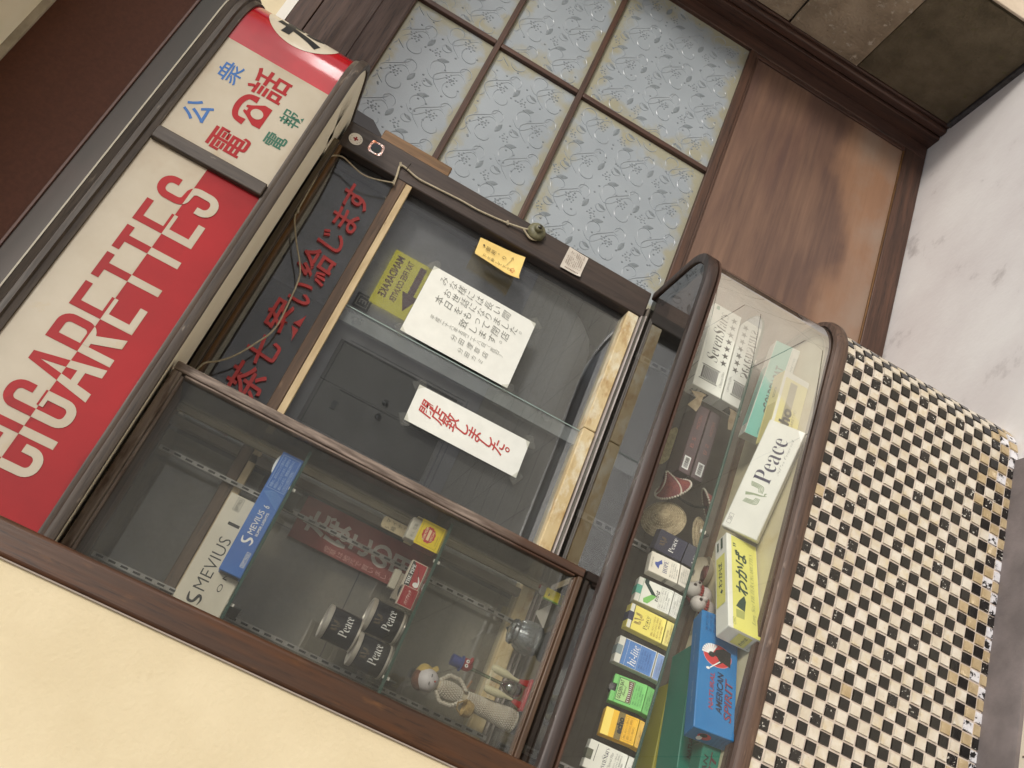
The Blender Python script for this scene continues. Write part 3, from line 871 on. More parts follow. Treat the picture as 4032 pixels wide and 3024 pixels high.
# counter-changed CIGARETTES lettering: outlines in metres, clipped at the middle line
ZM, ZT, ZB = 2.0375, 2.1005, 1.9735
H2, h2 = ZT - ZM, ZM - ZB
def rr(x0, x1, z0, z1, r, n=5):
    """rounded rectangle outline"""
    p = []
    for cx, cz, a0 in ((x1 - r, z0 + r, -90), (x1 - r, z1 - r, 0), (x0 + r, z1 - r, 90), (x0 + r, z0 + r, 180)):
        for k in range(n + 1):
            a = R(a0 + 90 * k / n); p.append((cx + r * math.cos(a), cz + r * math.sin(a)))
    return p
def bar(x0, x1, z0, z1): return [[(x0, z0), (x1, z0), (x1, z1), (x0, z1)]]
def band(pts, w):
    """constant width band along a polyline, as quads"""
    out = []
    L = []
    for i, p in enumerate(pts):
        a, b = pts[max(0, i - 1)], pts[min(len(pts) - 1, i + 1)]
        dx, dz = b[0] - a[0], b[1] - a[1]; l = math.hypot(dx, dz)
        L.append(((p[0] - dz / l * w / 2, p[1] + dx / l * w / 2), (p[0] + dz / l * w / 2, p[1] - dx / l * w / 2)))
    for i in range(len(pts) - 1): out.append([L[i][0], L[i + 1][0], L[i + 1][1], L[i][1]])
    return out
def corner(cx, cz, r, a0, a1, n=6): return [(cx + r * math.cos(R(a0 + (a1 - a0) * k / n)), cz + r * math.sin(R(a0 + (a1 - a0) * k / n))) for k in range(n + 1)]
T = .0165
def let_C(x):
    w = .056; r = .017
    return band([(x + w - T * .1, ZT - .040), (x + w - T / 2, ZT - .040)][:0] + [(x + w - T / 2, ZT - .042)] + corner(x + w - T / 2 - r, ZT - T / 2 - r, r, 0, 90) + corner(x + T / 2 + r, ZT - T / 2 - r, r, 90, 180)
                + corner(x + T / 2 + r, ZB + T / 2 + r, r, 180, 270) + corner(x + w - T / 2 - r, ZB + T / 2 + r, r, 270, 360) + [(x + w - T / 2, ZB + .042)], T)
def let_G(x):
    w = .056; r = .017
    return let_C(x) + bar(x + w - T, x + w, ZB + .03, ZM + .004) + bar(x + .024, x + w - T, ZM - .008, ZM + .004)
def let_I(x): return bar(x, x + T, ZB, ZT)
def let_A(x):
    w = .072; c = x + w / 2
    return [[(x, ZB), (x + .018, ZB), (c + .003, ZT), (c - .009, ZT)], [(x + w - .018, ZB), (x + w, ZB), (c + .009, ZT), (c - .003, ZT)], [(x + .017, ZB + .030), (x + w - .017, ZB + .030), (x + w - .021, ZB + .044), (x + .021, ZB + .044)]]
def let_R(x):
    w = .062; r = .017
    return bar(x, x + T, ZB, ZT) + band([(x + T, ZT - T / 2), (x + w - T / 2 - r, ZT - T / 2)] + corner(x + w - T / 2 - r, ZT - T / 2 - r, r, 90, 0)[1:] + corner(x + w - T / 2 - r, ZM - .004 + r, r, 0, -90) + [(x + T, ZM - .004)], T) \
        + [[(x + w - .020, ZB), (x + w, ZB), (x + .040, ZM - .006), (x + .022, ZM - .006)]]
def let_E(x):
    w = .057
    return bar(x, x + T, ZB, ZT) + bar(x + T, x + w, ZT - .0145, ZT) + bar(x + T, x + w, ZB, ZB + .0145) + bar(x + T, x + w - .006, ZM - .0075, ZM + .0055)
def let_T(x):
    w = .058
    return bar(x, x + w, ZT - .0155, ZT) + bar(x + w / 2 - T / 2, x + w / 2 + T / 2, ZB, ZT - .0155)
def let_S(x):
    w = .057; r = .018; a = x + T / 2; b = x + w - T / 2
    return band([(b, ZT - .036)] + corner(b - r, ZT - T / 2 - r, r, 0, 90) + corner(a + r, ZT - T / 2 - r, r, 90, 180) + corner(a + .016, ZM + .016, .016, 180, 250, 4)
                + corner(b - .016, ZM - .016, .016, 70, 0, 4) + corner(b - r, ZB + T / 2 + r, r, 0, -90) + corner(a + r, ZB + T / 2 + r, r, -90, -180) + [(a, ZB + .036)], T)
LETTERS = [('C', let_C, .322), ('I', let_I, .388), ('G', let_G, .424), ('A', let_A, .4905), ('R', let_R, .570), ('E', let_E, .646),
           ('T', let_T, .719), ('T', let_T, .791), ('E', let_E, .865), ('S', let_S, .939)]
for ch, fn, x in LETTERS:
    for upper in (True, False):
        bm = bmesh.new()
        for kk, poly in enumerate(fn(x)):
            bm.faces.new([bm.verts.new((a, -.00003 * kk, b)) for a, b in poly])
        bmesh.ops.bisect_plane(bm, geom=bm.verts[:] + bm.edges[:] + bm.faces[:], plane_co=(0, 0, ZM), plane_no=(0, 0, 1 if upper else -1), clear_inner=True)
        bm.verts.index_update()
        if len(bm.faces):
            k = .2 + (0 if upper else .0)
            mb = MB().add([(v.co.x, -.2711 + v.co.y, v.co.z) for v in bm.verts], [tuple(v.index for v in f.verts) for f in bm.faces])
            o = sgb(mb, 'letter', SIGN_RED if upper else SIGN_CREAM)
        bm.free()
def sp(m, name):                       # print on the flat right hand panel
    return Print(facade(0, -.2709 + .28, -1.886), .0003)
def sput(items, m):
    for (b, x, z, w, h) in items:
        pr = Print(Frame((-1.0, -.2706 + .28, -1.886), (1, 0, 0), (0, 0, 1)), .0006)
        pr.text(b, x, z, w, h, bold=.014 if b in '電話公' else .006)
        pr.build('character', m, sg)
sput([('電', 1.098, 1.994, .062, .080), ('話', 1.274, 1.992, .074, .082)], SIGN_RED)
sput([('公', 1.133, 2.096, .056, .055), ('衆', 1.262, 2.092, .056, .050)], SIGN_BLUE)
sput([('電', 1.173, 1.934, .036, .045), ('報', 1.242, 1.932, .042, .046)], SIGN_GREEN)
tf = Frame((1.228 - 1.0, -.2706 + .28, 2.030 - 1.886), (1, 0, 0), (0, 0, 1))
pr = Print(tf, .0006)                  # telephone emblem
pr.stroke([(-.034, .004), (-.031, .024), (-.012, .033), (.012, .033), (.031, .024), (.034, .004)], [.018, .013, .013, .013, .013, .018])
pr.poly([(-.030, -.032), (.030, -.032), (.031, -.014), (.014, .010), (.010, .018), (.004, .018), (.004, .012), (-.004, .012), (-.004, .018), (-.010, .018), (-.014, .010), (-.031, -.014)])
pr.build('telephone_emblem', SIGN_RED, sg)
pr = Print(tf, .0012); pr.disc(0, -.010, .0135); pr.build('dial', SIGN_CREAM, sg)

# ---------------------------------------------------------------- counter case: wooden rims, bowed glass, deck, shelf
cs = thing('counter_case', 'long bowed glass counter case with dark wooden rims on the tiled base', 'display case', (1.0, -.345, .543))
CO = Vector((1.0, -.345, .543))
def csb(mb, name, m, bev=0):
    mb.v = [tuple(Vector(v) - CO) for v in mb.v]
    return mb.build(name, m, cs, bev)
cpt = outline(-.345, 1.40, .15, -.6, .0)
cps = outline(-.345, 1.40, .15, -.6, .31)
csb(MB().sweep(cpt, [(.0, .9245), (.0015, .926), (.0015, .948), (-.001, .951), (-.021, .951), (-.0235, .949), (-.0235, .9245)]), 'top_rim', RIM_X)
csb(MB().sweep(cpt, [(-.004, .914), (.001, .915), (.001, .9205), (-.024, .9205), (-.024, .914)]), 'glass_bead', RED_X)
csb(MB().sweep(cps, [(-.030, .545), (.010, .545), (.014, .551), (.014, .566), (.008, .578), (-.004, .580), (-.004, .572), (-.012, .572), (-.012, .582), (-.030, .582)]), 'bottom_rim', wood('lower rim wood', rgb(104, 80, 66), rgb(66, 49, 41), 'x', rough=.5, scuff=rgb(150, 128, 112), slo=.62, shi=.74))
CG = glass('case glass', (.985, .99, .975, 1), .65, .015, 0, .028, (.66, .66, .58, 1))
csb(MB().sweep([q for q in cps], [(-.008, .574), (-.008, .9145)], smooth=True, close=False), 'bowed_glass', CG)
TG = glass('top glass', (.27, .29, .30, 1), 1.1, .03, 0, .012, (.4, .42, .42, 1))
ins = outline(-.345, 1.40, .15, -.6, .0, -.026)
csb(MB().add([(x, y, .9455) for x, y, _, _ in ins] + [(-.6, 0, .9455)], [tuple(range(len(ins) + 1))]), 'top_glass', TG)
DECK = material('cream case floor', rgb(216, 208, 178), rgb(200, 190, 156), ns=6, rough=.45,
                layers=[(rgb(120, 116, 92), 75, (1, 1, 1), .70, .74), (rgb(190, 172, 120), 8, (1, 1, 1), .58, .75)])
dk = outline(-.345, 1.40, .15, -.6, .30, -.03)
csb(MB().add([(x, y, .571) for x, y, _, _ in dk] + [(-.6, .30, .571)], [tuple(range(len(dk) + 1))]), 'deck', DECK)
GREYB = material('case back', rgb(104, 96, 86), rgb(90, 82, 74), ns=20, rough=.8)
csb(MB().box(-.6, 1.50, .004, .02, .572, .95), 'back_board', GREYB)
csb(MB().box(-.6, 1.50, -.012, .003, .572, .585), 'back_batten', BROWN_X)
SHG = glass('shelf glass', (.93, .97, .95, 1), 1.0, .02, 0, .03, (.55, .58, .55, 1))
EDGE = flat('green glass edge', rgb(52, 78, 70), .15)
shp = [q for q in outline(-.245, 1.42, .10, -.6, .0)]
csb(MB().add([(x, y, .727) for x, y, _, _ in shp] + [(-.6, 0, .727)], [tuple(range(len(shp) + 1))]), 'glass_shelf', SHG)
csb(MB().sweep(shp, [(-.002, .721), (.0, .721), (.0, .7275), (-.002, .7275)]), 'shelf_edge', EDGE)
for x in (.31, .86, 1.34):
    csb(MB().box(x, x + .006, -.235, .004, .704, .7205), 'shelf_bracket', flat('bracket dark', rgb(50, 48, 44), .4))
    csb(MB().box(x - .001, x + .007, -.240, -.2345, .716, .728), 'bracket_tip', WHITE_PAINT)
    mb = MB().box(x - .006, x + .012, -.002, .0035, .60, .94)
    for k in range(12): mb.box(x - .001, x + .007, -.0028, -.0018, .61 + k * .026, .626 + k * .026, 1)
    csb(mb, 'slotted_standard', [METAL, flat('slot', rgb(40, 38, 36), .8)])

# ---------------------------------------------------------------- tiled base
tb = thing('tiled_base', 'black and white checkered mosaic base under the glass counter', 'counter base', (1.0, -.345, 0))
TO = Vector((1.0, -.345, 0))
GROUT = material('grout', rgb(216, 202, 190), rgb(192, 176, 162), ns=30, rough=.9, bump=.3, layers=[(rgb(110, 88, 62), 12, (1, 1, 1), .66, .8)])
bp = outline(-.345, 1.40, .15, -.3, .31, -.004)
mbs = MB().sweep(bp, [(-.03, 0), (0, 0), (0, .545), (-.03, .545)])
mbs.v = [tuple(Vector(v) - TO) for v in mbs.v]
mbs.build('grout_bed', GROUT, tb)
WT = material('cream mosaic tile', rgb(220, 212, 198), rgb(202, 190, 170), ns=22, rough=.32, bump=.25, bs=90,
              layers=[(rgb(200, 182, 146), 30, (1, 1, 1), .52, .74), (rgb(160, 136, 98), 110, (1, 1, 1), .64, .74)])
WT2 = material('stained mosaic tile', rgb(194, 174, 140), rgb(170, 148, 112), ns=34, rough=.4, bump=.4, bs=90,
               layers=[(rgb(226, 208, 176), 50, (1, 1, 1), .60, .68)])
BT = material('black mosaic tile', rgb(34, 32, 30), rgb(24, 23, 23), ns=25, rough=.16, spec=.6, bump=.35, bs=55, dist=.003)
BT2 = material('glint specked black tile', rgb(44, 41, 40), rgb(34, 31, 30), ns=25, rough=.22, bump=.5, bs=70, dist=.004, layers=[(rgb(214, 210, 200), 110, (1, 1, 1), .60, .63)])  # white specks paint lamp glints into the glaze colour
CHIP = material('chipped white tile', rgb(228, 226, 228), rgb(206, 202, 204), ns=60, rough=.6, bump=.6, bs=120,
                layers=[(rgb(30, 28, 28), 60, (1, 1, 1), .54, .57)])
PIT = .543 / 19
def tile_mesh(m, name, h=.0040):
    a, b = PIT / 2 - .0019, PIT / 2 - .0029
    vs = [(x, 0, z) for x, z in ((-a, -a), (a, -a), (a, a), (-a, a))] + [(x, -h, z) for x, z in ((-b, -b), (b, -b), (b, b), (-b, b))]
    fs = [(4, 5, 6, 7)] + [(i, (i + 1) % 4, (i + 1) % 4 + 4, i + 4) for i in range(4)]
    return MB().add(vs, fs), m
TM = {k: tile_mesh(m, k)[0].mesh('tile', m) for k, m in dict(w=WT, w2=WT2, b=BT, b2=BT2, c=CHIP).items()}
rnd = random.Random(3)
path_len = 1.40 - .2 + .15 * PI / 2 + .40
def base_at(s):
    """distance along the base from x=.2 -> point and facing"""
    s0 = 1.20
    if s < s0: return Vector((.2 + s, -.345 + .004, 0)), Vector((0, -1, 0))
    a = (s - s0) / .15
    if a < PI / 2: return Vector((1.40 + .146 * math.sin(a), -.195 - .146 * math.cos(a), 0)), Vector((math.sin(a), -math.cos(a), 0))
    return Vector((1.546, -.195 + (s - s0 - .15 * PI / 2), 0)), Vector((1, 0, 0))
cells = []
for i in range(int(path_len / PIT)):
    for j in range(19):
        p, n = base_at((i + .5) * PIT)
        p = p + Vector((0, 0, (j + .5) * PIT))
        if (i + j) % 2 == 0:
            k = 'b2' if rnd.random() < (.5 if j > 13 else .13) else 'b'
            if j == 0: k = 'c' if rnd.random() < .7 else 'b2'
            elif j == 1 and rnd.random() < .35: k = 'c'
        else:
            k = 'w'
            if j <= 1 or (j <= 3 and rnd.random() < .5) or rnd.random() < .006: k = 'w2'
            if j == 0 and rnd.random() < .3: k = 'c'
        tilt = Matrix.Rotation(rnd.gauss(0, .02), 4, 'X') @ Matrix.Rotation(rnd.gauss(0, .02), 4, 'Z') @ Matrix.Rotation(rnd.gauss(0, .012), 4, 'Y')
        rot = Matrix.Rotation(math.atan2(n.x, -n.y), 4, 'Z')
        v = p - CAM_POS
        q = (v.dot(_r) / v.dot(_f) / .5434 + 1, v.dot(_d) / v.dot(_f) / .4076 + 1)
        vis = 0 <= q[0] <= 2 and 0 <= q[1] <= 2 and n.dot(-v) > 0
        cells.append((n.dot(-v) / v.length ** 3 if vis else 0, k, Matrix.Translation(p - TO + Vector((rnd.gauss(0, .0004), 0, rnd.gauss(0, .0004)))) @ rot @ tilt))
cells.sort(key=lambda c: -c[0])
for sc_, k, M in cells[:298]:
    link('tile', TM[k], tb, 0, M)
rest = MB()
order = ['w', 'w2', 'b', 'b2', 'c']
for sc_, k, M in cells[298:]:
    me = TM[k]
    rest.add([M @ v.co for v in me.vertices], [tuple(f.vertices) for f in me.polygons], order.index(k))
stuff(rest.build('tile', [WT, WT2, BT, BT2, CHIP], tb))

# ---------------------------------------------------------------- upper display cabinet
cb2 = thing('display_cabinet', 'weathered wooden framed glass cabinet between the brown post and the shop window', 'cabinet', (.4, -.2, .955))
KO = Vector((.4, -.2, .955))
def kb(name, x0, x1, y0, y1, z0, z1, m, bev=.002):
    return MB().box(x0 - .4, x1 - .4, y0 + .2, y1 + .2, z0 - .955, z1 - .955).build(name, m, cb2, bev)
WZ = bpy.data.materials.new('cabinet frame wood')
def _wz():
    WZ.use_nodes = True
    nt = WZ.node_tree; b = nt.nodes['Principled BSDF']
    pale = mixc(nt, noise(nt, position(nt, (1, 1, .10)), 110, 7, .7, .38, .62), rgb(142, 126, 114), rgb(80, 66, 57))
    dark = mixc(nt, noise(nt, position(nt, (1, 1, .06)), 60, 5, .6, .35, .65), rgb(92, 62, 44), rgb(58, 40, 30))
    g = nd(nt, 'ShaderNodeNewGeometry'); sx = nd(nt, 'ShaderNodeSeparateXYZ'); nt.links.new(g.outputs['Position'], sx.inputs[0])
    n = nd(nt, 'ShaderNodeTexNoise', Scale=14, Detail=6); nt.links.new(position(nt, (1, 1, .25)), n.inputs['Vector'])
    ad = nd(nt, 'ShaderNodeMath', operation='MULTIPLY_ADD'); nt.links.new(n.outputs['Fac'], ad.inputs[0]); ad.inputs[1].default_value = .9; nt.links.new(sx.outputs[2], ad.inputs[2])
    mr = nd(nt, 'ShaderNodeMapRange'); mr.inputs['From Min'].default_value = 1.5; mr.inputs['From Max'].default_value = 1.75
    nt.links.new(ad.outputs[0], mr.inputs['Value'])
    nt.links.new(mixc(nt, mr.outputs[0], dark, pale), b.inputs['Base Color']); b.inputs['Roughness'].default_value = .6
_wz()
kb('stile', .6425, .662, -.226, -.196, .9465, 1.884, WZ, .003)
kb('stile_bead', .637, .642, -.223, -.20, .966, 1.858, WZ, .002)
kb('top_rail', .05, .642, -.226, -.196, 1.8645, 1.884, WEATHER_X, .003)
kb('top_bead', .05, .637, -.223, -.20, 1.858, 1.864, WEATHER_X, .002)
kb('bottom_rail', .05, .642, -.226, -.196, .9465, .9598, BROWN_X, .003)
kb('bottom_bead', .05, .637, -.223, -.20, .9602, .9655, BROWN_X, .002)
KG = glass('cabinet glass', (.96, .965, .95, 1), 1.0, .02, 0, .035, (.58, .56, .48, 1))
kb('front_glass', .05, .638, -.212, -.209, .963, 1.86, KG, 0)
kb('side_glass', .650, .653, -.196, .0, .955, 1.87, KG, 0)
kb('roof_board', .05, .655, -.195, -.002, 1.868, 1.883, OCHRE_X, 0)
RB = material('pale cabinet rail', rgb(170, 158, 132), rgb(140, 128, 104), sc=(1, 1, .2), ns=30, rough=.6)
kb('rear_post', .640, .652, -.012, -.001, .955, 1.867, RB, 0)
for (z, nm) in ((1.576, 'glass_shelf'), (1.245, 'glass_shelf')):
    s = kb(nm, .05, .635, -.172, -.02, z - .006, z, SHG, 0)
    MB().box(.05 - .4, .635 - .4, -.1745 + .2, -.1723 + .2, z - .0062 - .955, z + .0002 - .955).build('shelf_edge', EDGE, s)
SLOT = flat('slot', rgb(40, 38, 36), .8)
for x in (.297, .548):
    mb = MB().box(x - .005 - .4, x + .005 - .4, -.018 + .2, -.012 + .2, .96 - .955, 1.855 - .955)
    for k in range(34):
        mb.box(x - .0022 - .4, x + .0022 - .4, -.0186 + .2, -.0175 + .2, .968 + k * .0262 - .955, .983 + k * .0262 - .955, 1)
    mb.build('slotted_standard', [METAL, SLOT], cb2)
    for z in (1.5695, 1.2385):
        kb('shelf_bracket', x - .0015, x + .0015, -.165, -.012, z - .022, z - .0005, flat('bracket steel', rgb(58, 60, 56), .35), 0)
        kb('bracket_tip', x - .003, x + .003, -.169, -.1645, z - .006, z + .008, WHITE_PAINT, 0)
# coiled cable and nail on the post side of the sign
# ---------------------------------------------------------------- notices, stickers, bell cord on the window
PAPER = material('white paper', rgb(228, 228, 220), rgb(220, 220, 212), ns=20, rough=.8)
INK = flat('grey ink', rgb(112, 112, 106), .7)
TAPE = glass('clear tape', (.90, .90, .87, 1), .6, .02, .3, .07, (.7, .7, .66, 1))
def sheet(name, label, cat, corners, mat, y, curl=0.0, group=None, thick=.0006):
    """a flat sheet on the facade given by its corners (x,z) tl,tr,br,bl; bends away from the wall by curl along its left/bottom edge"""
    c = [Vector((a, 0, b)) for a, b in corners]
    mid = sum(c, Vector()) / 4
    t = thing(name, label, cat, (mid.x, y, mid.z), group)
    n = 10
    vs, fs = [], []
    for i in range(n + 1):
        for j in range(n + 1):
            u, v = i / n, j / n
            p = (c[0] * (1 - u) + c[1] * u) * (1 - v) + (c[3] * (1 - u) + c[2] * u) * v - mid
            off = curl * (max(0, .35 - u) / .35) ** 1.5 + curl * .6 * (max(0, v - .7) / .3) ** 1.5 * (1 - u * .6)
            vs.append((p.x, -thick - off, p.z))
    for i in range(n):
        for j in range(n):
            k = i * (n + 1) + j; fs.append((k, k + 1, k + n + 2, k + n + 1))
    MB().add(vs, fs, 0, curl > 0).build('paper', mat, t)
    return t, mid
def tapes(t, mid, corners, r=.011):
    for k, (a, b) in enumerate(corners):
        an = R(45 + 90 * k) + random.uniform(-.3, .3)
        f = Frame((a - mid.x, -.0014 - k * .0001, b - mid.z), (math.cos(an), 0, math.sin(an)), (-math.sin(an), 0, math.cos(an)))
        Print(f, .0).poly([(-r * 1.6, -r), (r * 1.5, -r * .9), (r * 1.6, r), (-r * 1.4, r * .9)]).build('tape', TAPE, t)
GY = .0215
c1 = [(1.083, 1.521), (1.293, 1.519), (1.290, 1.216), (1.082, 1.217)]
t, mid = sheet('closing_notice', 'large white handwritten notice taped to the window with grey writing in columns', 'notice', c1, PAPER, GY)
pr = Print(Frame((-mid.x, -.0013, -mid.z), (1, 0, 0), (0, 0, 1)), .0003)
hw = dict(shear=.16, bold=-.012)
pr.column('みな様には長い間', 1.255, 1.493, .0235, .0262, .001, **hw)
pr.column('お世話になりました。', 1.226, 1.468, .0225, .0240, .001, **hw)
pr.column('本日をもって閉店', 1.197, 1.482, .0235, .0272, .001, **hw)
pr.column('致します。', 1.171, 1.40, .0235, .0275, .001, **hw)
pr.column('平成二十六年五月二十八日（吉日）', 1.151, 1.470, .0125, .0132, .0005, **hw)
pr.column('分田煙草店', 1.126, 1.405, .0165, .0225, .001, **hw)
pr.column('分田カミ', 1.103, 1.375, .0145, .0195, .001, **hw)
pr.build('writing', INK, t)
tapes(t, mid, c1)
c2 = [(.877, 1.415), (.977, 1.418), (.980, 1.110), (.877, 1.108)]
t, mid = sheet('closed_notice', 'narrow white notice with one column of red brush writing taped low on the window', 'notice', c2, PAPER, GY)
pr = Print(Frame((-mid.x, -.0013, -mid.z), (1, 0, 0), (0, 0, 1)), .0003)
pr.column('閉店致しました。', .907, 1.392, .036, .0325, .001, shear=.2, bold=.012)
pr.build('writing', flat('red ink', rgb(178, 70, 66), .7), t)
tapes(t, mid, c2)
YEL = material('yellowed card', rgb(232, 204, 128), rgb(222, 190, 112), ns=14, rough=.75, layers=[(rgb(196, 160, 84), 24, (1, 1, 1), .64, .74)])
c3 = [(1.370, 1.441), (1.438, 1.446), (1.450, 1.316), (1.361, 1.311)]
t, mid = sheet('instruction_card', 'curling yellowed card with pencilled writing and a small red arrow at the pillar', 'card', c3, YEL, GY - .004, .022)
pr = Print(Frame((-mid.x, -.0045, -mid.z), (1, 0, 0), (0, 0, 1)), .0004)
pr.disc(1.419, 1.429, .0028)
pr.column('御用。り', 1.408, 1.423, .0135, .0165, .001, bold=-.004)
pr.column('下ボ押して下さる', 1.386, 1.421, .0105, .0118, .001, bold=-.004)
pr.stroke([(1.398, 1.353), (1.408, 1.350), (1.418, 1.347), (1.430, 1.345)], .0011); pr.stroke([(1.424, 1.350), (1.430, 1.345), (1.423, 1.341)], .0011, 1)
pr.build('writing', flat('pencil', rgb(70, 56, 36), .7), t)
pr = Print(Frame((-mid.x, -.0125, -mid.z), (1, 0, 0), (0, 0, 1)), .0008)
pr.stroke([(1.382, 1.331), (1.388, 1.331), (1.388, 1.327), (1.395, 1.334), (1.388, 1.341), (1.388, 1.337), (1.382, 1.337), (1.382, 1.331)], .0016, 1)
pr.build('red_arrow', flat('arrow red', rgb(190, 70, 40), .7), t)
SLIP = material('old slip', rgb(206, 198, 186), rgb(184, 174, 162), ns=30, rough=.8)
c4 = [(1.466, 1.224), (1.543, 1.220), (1.540, 1.160), (1.467, 1.163)]
t, mid = sheet('printed_slip', 'small wrinkled printed slip stuck low on the dark pillar', 'label', c4, SLIP, -.001, .006)
pr = Print(Frame((-mid.x, -.0035, -mid.z), (1, 0, 0), (0, 0, 1)), .0003)
for k in range(9):
    for j in range(16):
        if random.random() < .72: pr.rect(1.485 + j * .0031, 1.4872 + j * .0031, 1.213 - k * .0053, 1.2148 - k * .0053)
for k in range(10): pr.rect(1.4725, 1.4765, 1.2095 - k * .0042, 1.212 - k * .0042)
pr.build('printing', flat('faded print', rgb(128, 112, 100), .8), t)
t = thing('round_sticker', 'round white sticker with a red cross at the top of the dark pillar', 'sticker', (1.500, -.0005, 1.8495))
fr = Frame((0, 0, 0), (1, 0, 0), (0, 0, 1))
MB().lathe([(.0, .0), (.0183, .0), (.0183, .0008), (.0, .0008)], n=32, axis='-y').build('disc', flat('sticker white', rgb(226, 218, 206), .4), t)
pr = Print(fr, .0012); pr.rect(-.0022, .0022, -.0068, .0068); pr.rect(-.0068, -.0022, -.0022, .0022); pr.rect(.0022, .0068, -.0022, .0022); pr.build('cross', SIGN_RED, t)
pr = Print(fr, .0012)
def arc_text(pr, body, r, a0, a1, h, flip=False, **kw):
    for i, ch in enumerate(body):
        if ch == ' ': continue
        a = a0 + (a1 - a0) * (i + .5) / len(body)
        vs, fs = glyphs(ch, **kw); x0, x1, y0, y1 = bbox(vs); k = h / max(.4, y1 - y0)
        rot = a + PI / 2 if flip else a - PI / 2
        c, d = math.cos(rot), math.sin(rot)
        pr.put([(r * math.cos(a) + ((p - (x0 + x1) / 2) * c - (q - (y0 + y1) / 2) * d) * k, r * math.sin(a) + ((p - (x0 + x1) / 2) * d + (q - (y0 + y1) / 2) * c) * k) for p, q in vs], fs)
arc_text(pr, '赤十字', .0135, R(145), R(60), .0034); arc_text(pr, '日赤社員章', .0135, R(-150), R(-30), .003, True)
pr.build('lettering', flat('sticker print', rgb(96, 92, 90), .6), t)
t = thing('foil_sticker', 'shiny foil sticker with copper and silver border under the round white sticker', 'sticker', (1.507, -.0005, 1.793))
mb = MB()
for k, (r0, m) in enumerate(((.0195, 0), (.0145, 1), (.0135, 2))):
    n = 32
    pts = []
    for i in range(n):
        a = 2 * PI * i / n
        e = 5 if k == 0 else 2.4
        q = (abs(math.cos(a)) ** e + abs(math.sin(a)) ** e) ** (-1 / e)
        pts.append((r0 * q * math.cos(a), -.0006 - .0004 * k, r0 * q * math.sin(a)))
    mb.add(pts, [tuple(range(n))], m)
mb.build('foil', [material('foil', rgb(226, 216, 212), rgb(214, 132, 96), ns=60, rough=.16, metal=.9, bump=.5, bs=120), flat('foil dark', rgb(48, 50, 44), .3), material('foil green', rgb(40, 58, 48), rgb(54, 46, 66), ns=120, rough=.3, metal=.4)], t)

CORD = material('cord', rgb(190, 178, 152), rgb(158, 146, 122), ns=200, rough=.7)
bell = thing('bell_cord', 'twisted pale cord strung over the transom and down the pillar to a round bell push', 'cord', (1.0, -.01, 1.8))
def cordline(pts, r=.0021, m=CORD, name='cord'):
    P = [Vector(p) - Vector((1.0, -.01, 1.8)) for p in pts]
    Q = []
    for i in range(len(P) - 1):
        p0, p1, p2, p3 = P[max(0, i - 1)], P[i], P[i + 1], P[min(len(P) - 1, i + 2)]
        for k in range(6):
            s = k / 6
            Q.append(.5 * (2 * p1 + (p2 - p0) * s + (2 * p0 - 5 * p1 + 4 * p2 - p3) * s * s + (3 * p1 - p0 - 3 * p2 + p3) * s ** 3))
    Q.append(P[-1])
    return MB().tube(Q, r, 6).build(name, m, bell)
y = -.012
cordline([(.735, -.02, 1.874), (.759, -.018, 1.867), (.779, y, 1.846), (.810, y, 1.821), (.858, y, 1.797), (.912, y, 1.777), (.987, y, 1.780), (1.058, y, 1.789), (1.094, y, 1.805), (1.138, y, 1.836),
          (1.194, y, 1.870), (1.218, -.02, 1.874), (1.262, -.022, 1.876), (1.322, -.022, 1.879), (1.375, -.022, 1.882), (1.403, y, 1.880), (1.417, y, 1.868), (1.423, y, 1.849), (1.414, y, 1.818), (1.407, y, 1.789), (1.412, y, 1.758), (1.432, y, 1.709)])
cordline([(1.432, y, 1.709), (1.462, -.008, 1.713), (1.493, -.005, 1.718), (1.497, -.005, 1.705), (1.487, -.005, 1.662), (1.489, -.005, 1.613), (1.494, -.005, 1.540), (1.495, -.005, 1.481), (1.505, -.006, 1.401), (1.511, -.012, 1.357)], .0028)
mb = MB()
for (a, b, c) in ((1.432, -.012, 1.709), (1.496, -.006, 1.718), (1.217, -.018, 1.873), (1.505, -.007, 1.40)):
    mb.tube([(a - 1.0 - .006, b + .01, c - 1.8 - .002), (a - 1.0 + .006, b + .01, c - 1.8 + .003)], .0034, 6)
stuff(mb.build('staple', material('staple', rgb(190, 180, 160), rgb(150, 140, 120), ns=80, rough=.4, metal=.5), bell))
BELL = material('aged bell push', rgb(122, 118, 92), rgb(92, 90, 66), ns=40, rough=.5, bump=.2)
bp2 = MB().lathe([(.0, 0), (.024, 0), (.026, .004), (.0255, .012), (.022, .018), (.015, .0215), (.0115, .022), (.0115, .03), (.0095, .033), (.006, .034), (.0, .034)], (.524, .008, -.479), 28, axis='-y').build('bell_push', BELL, bell)
MB().lathe([(.0, .028), (.0058, .0283), (.0055, .0378), (.003, .0392), (.0, .0394)], (.524, .008, -.479), 16, axis='-y').build('button', flat('bell button', rgb(44, 42, 34), .25), bp2)
cordline([(1.511, -.012, 1.357), (1.503, -.010, 1.344), (1.497, -.008, 1.328), (1.502, -.008, 1.312), (1.512, -.008, 1.302)], .0026)
cordline([(1.511, -.012, 1.357), (1.516, -.012, 1.345), (1.520, -.010, 1.340)], .0024)
MB().tube([(.482, .002, -.10), (.505, -.012, -.104)], .0012, 5).build('nail', flat('nail', rgb(50, 44, 40), .4), bell)

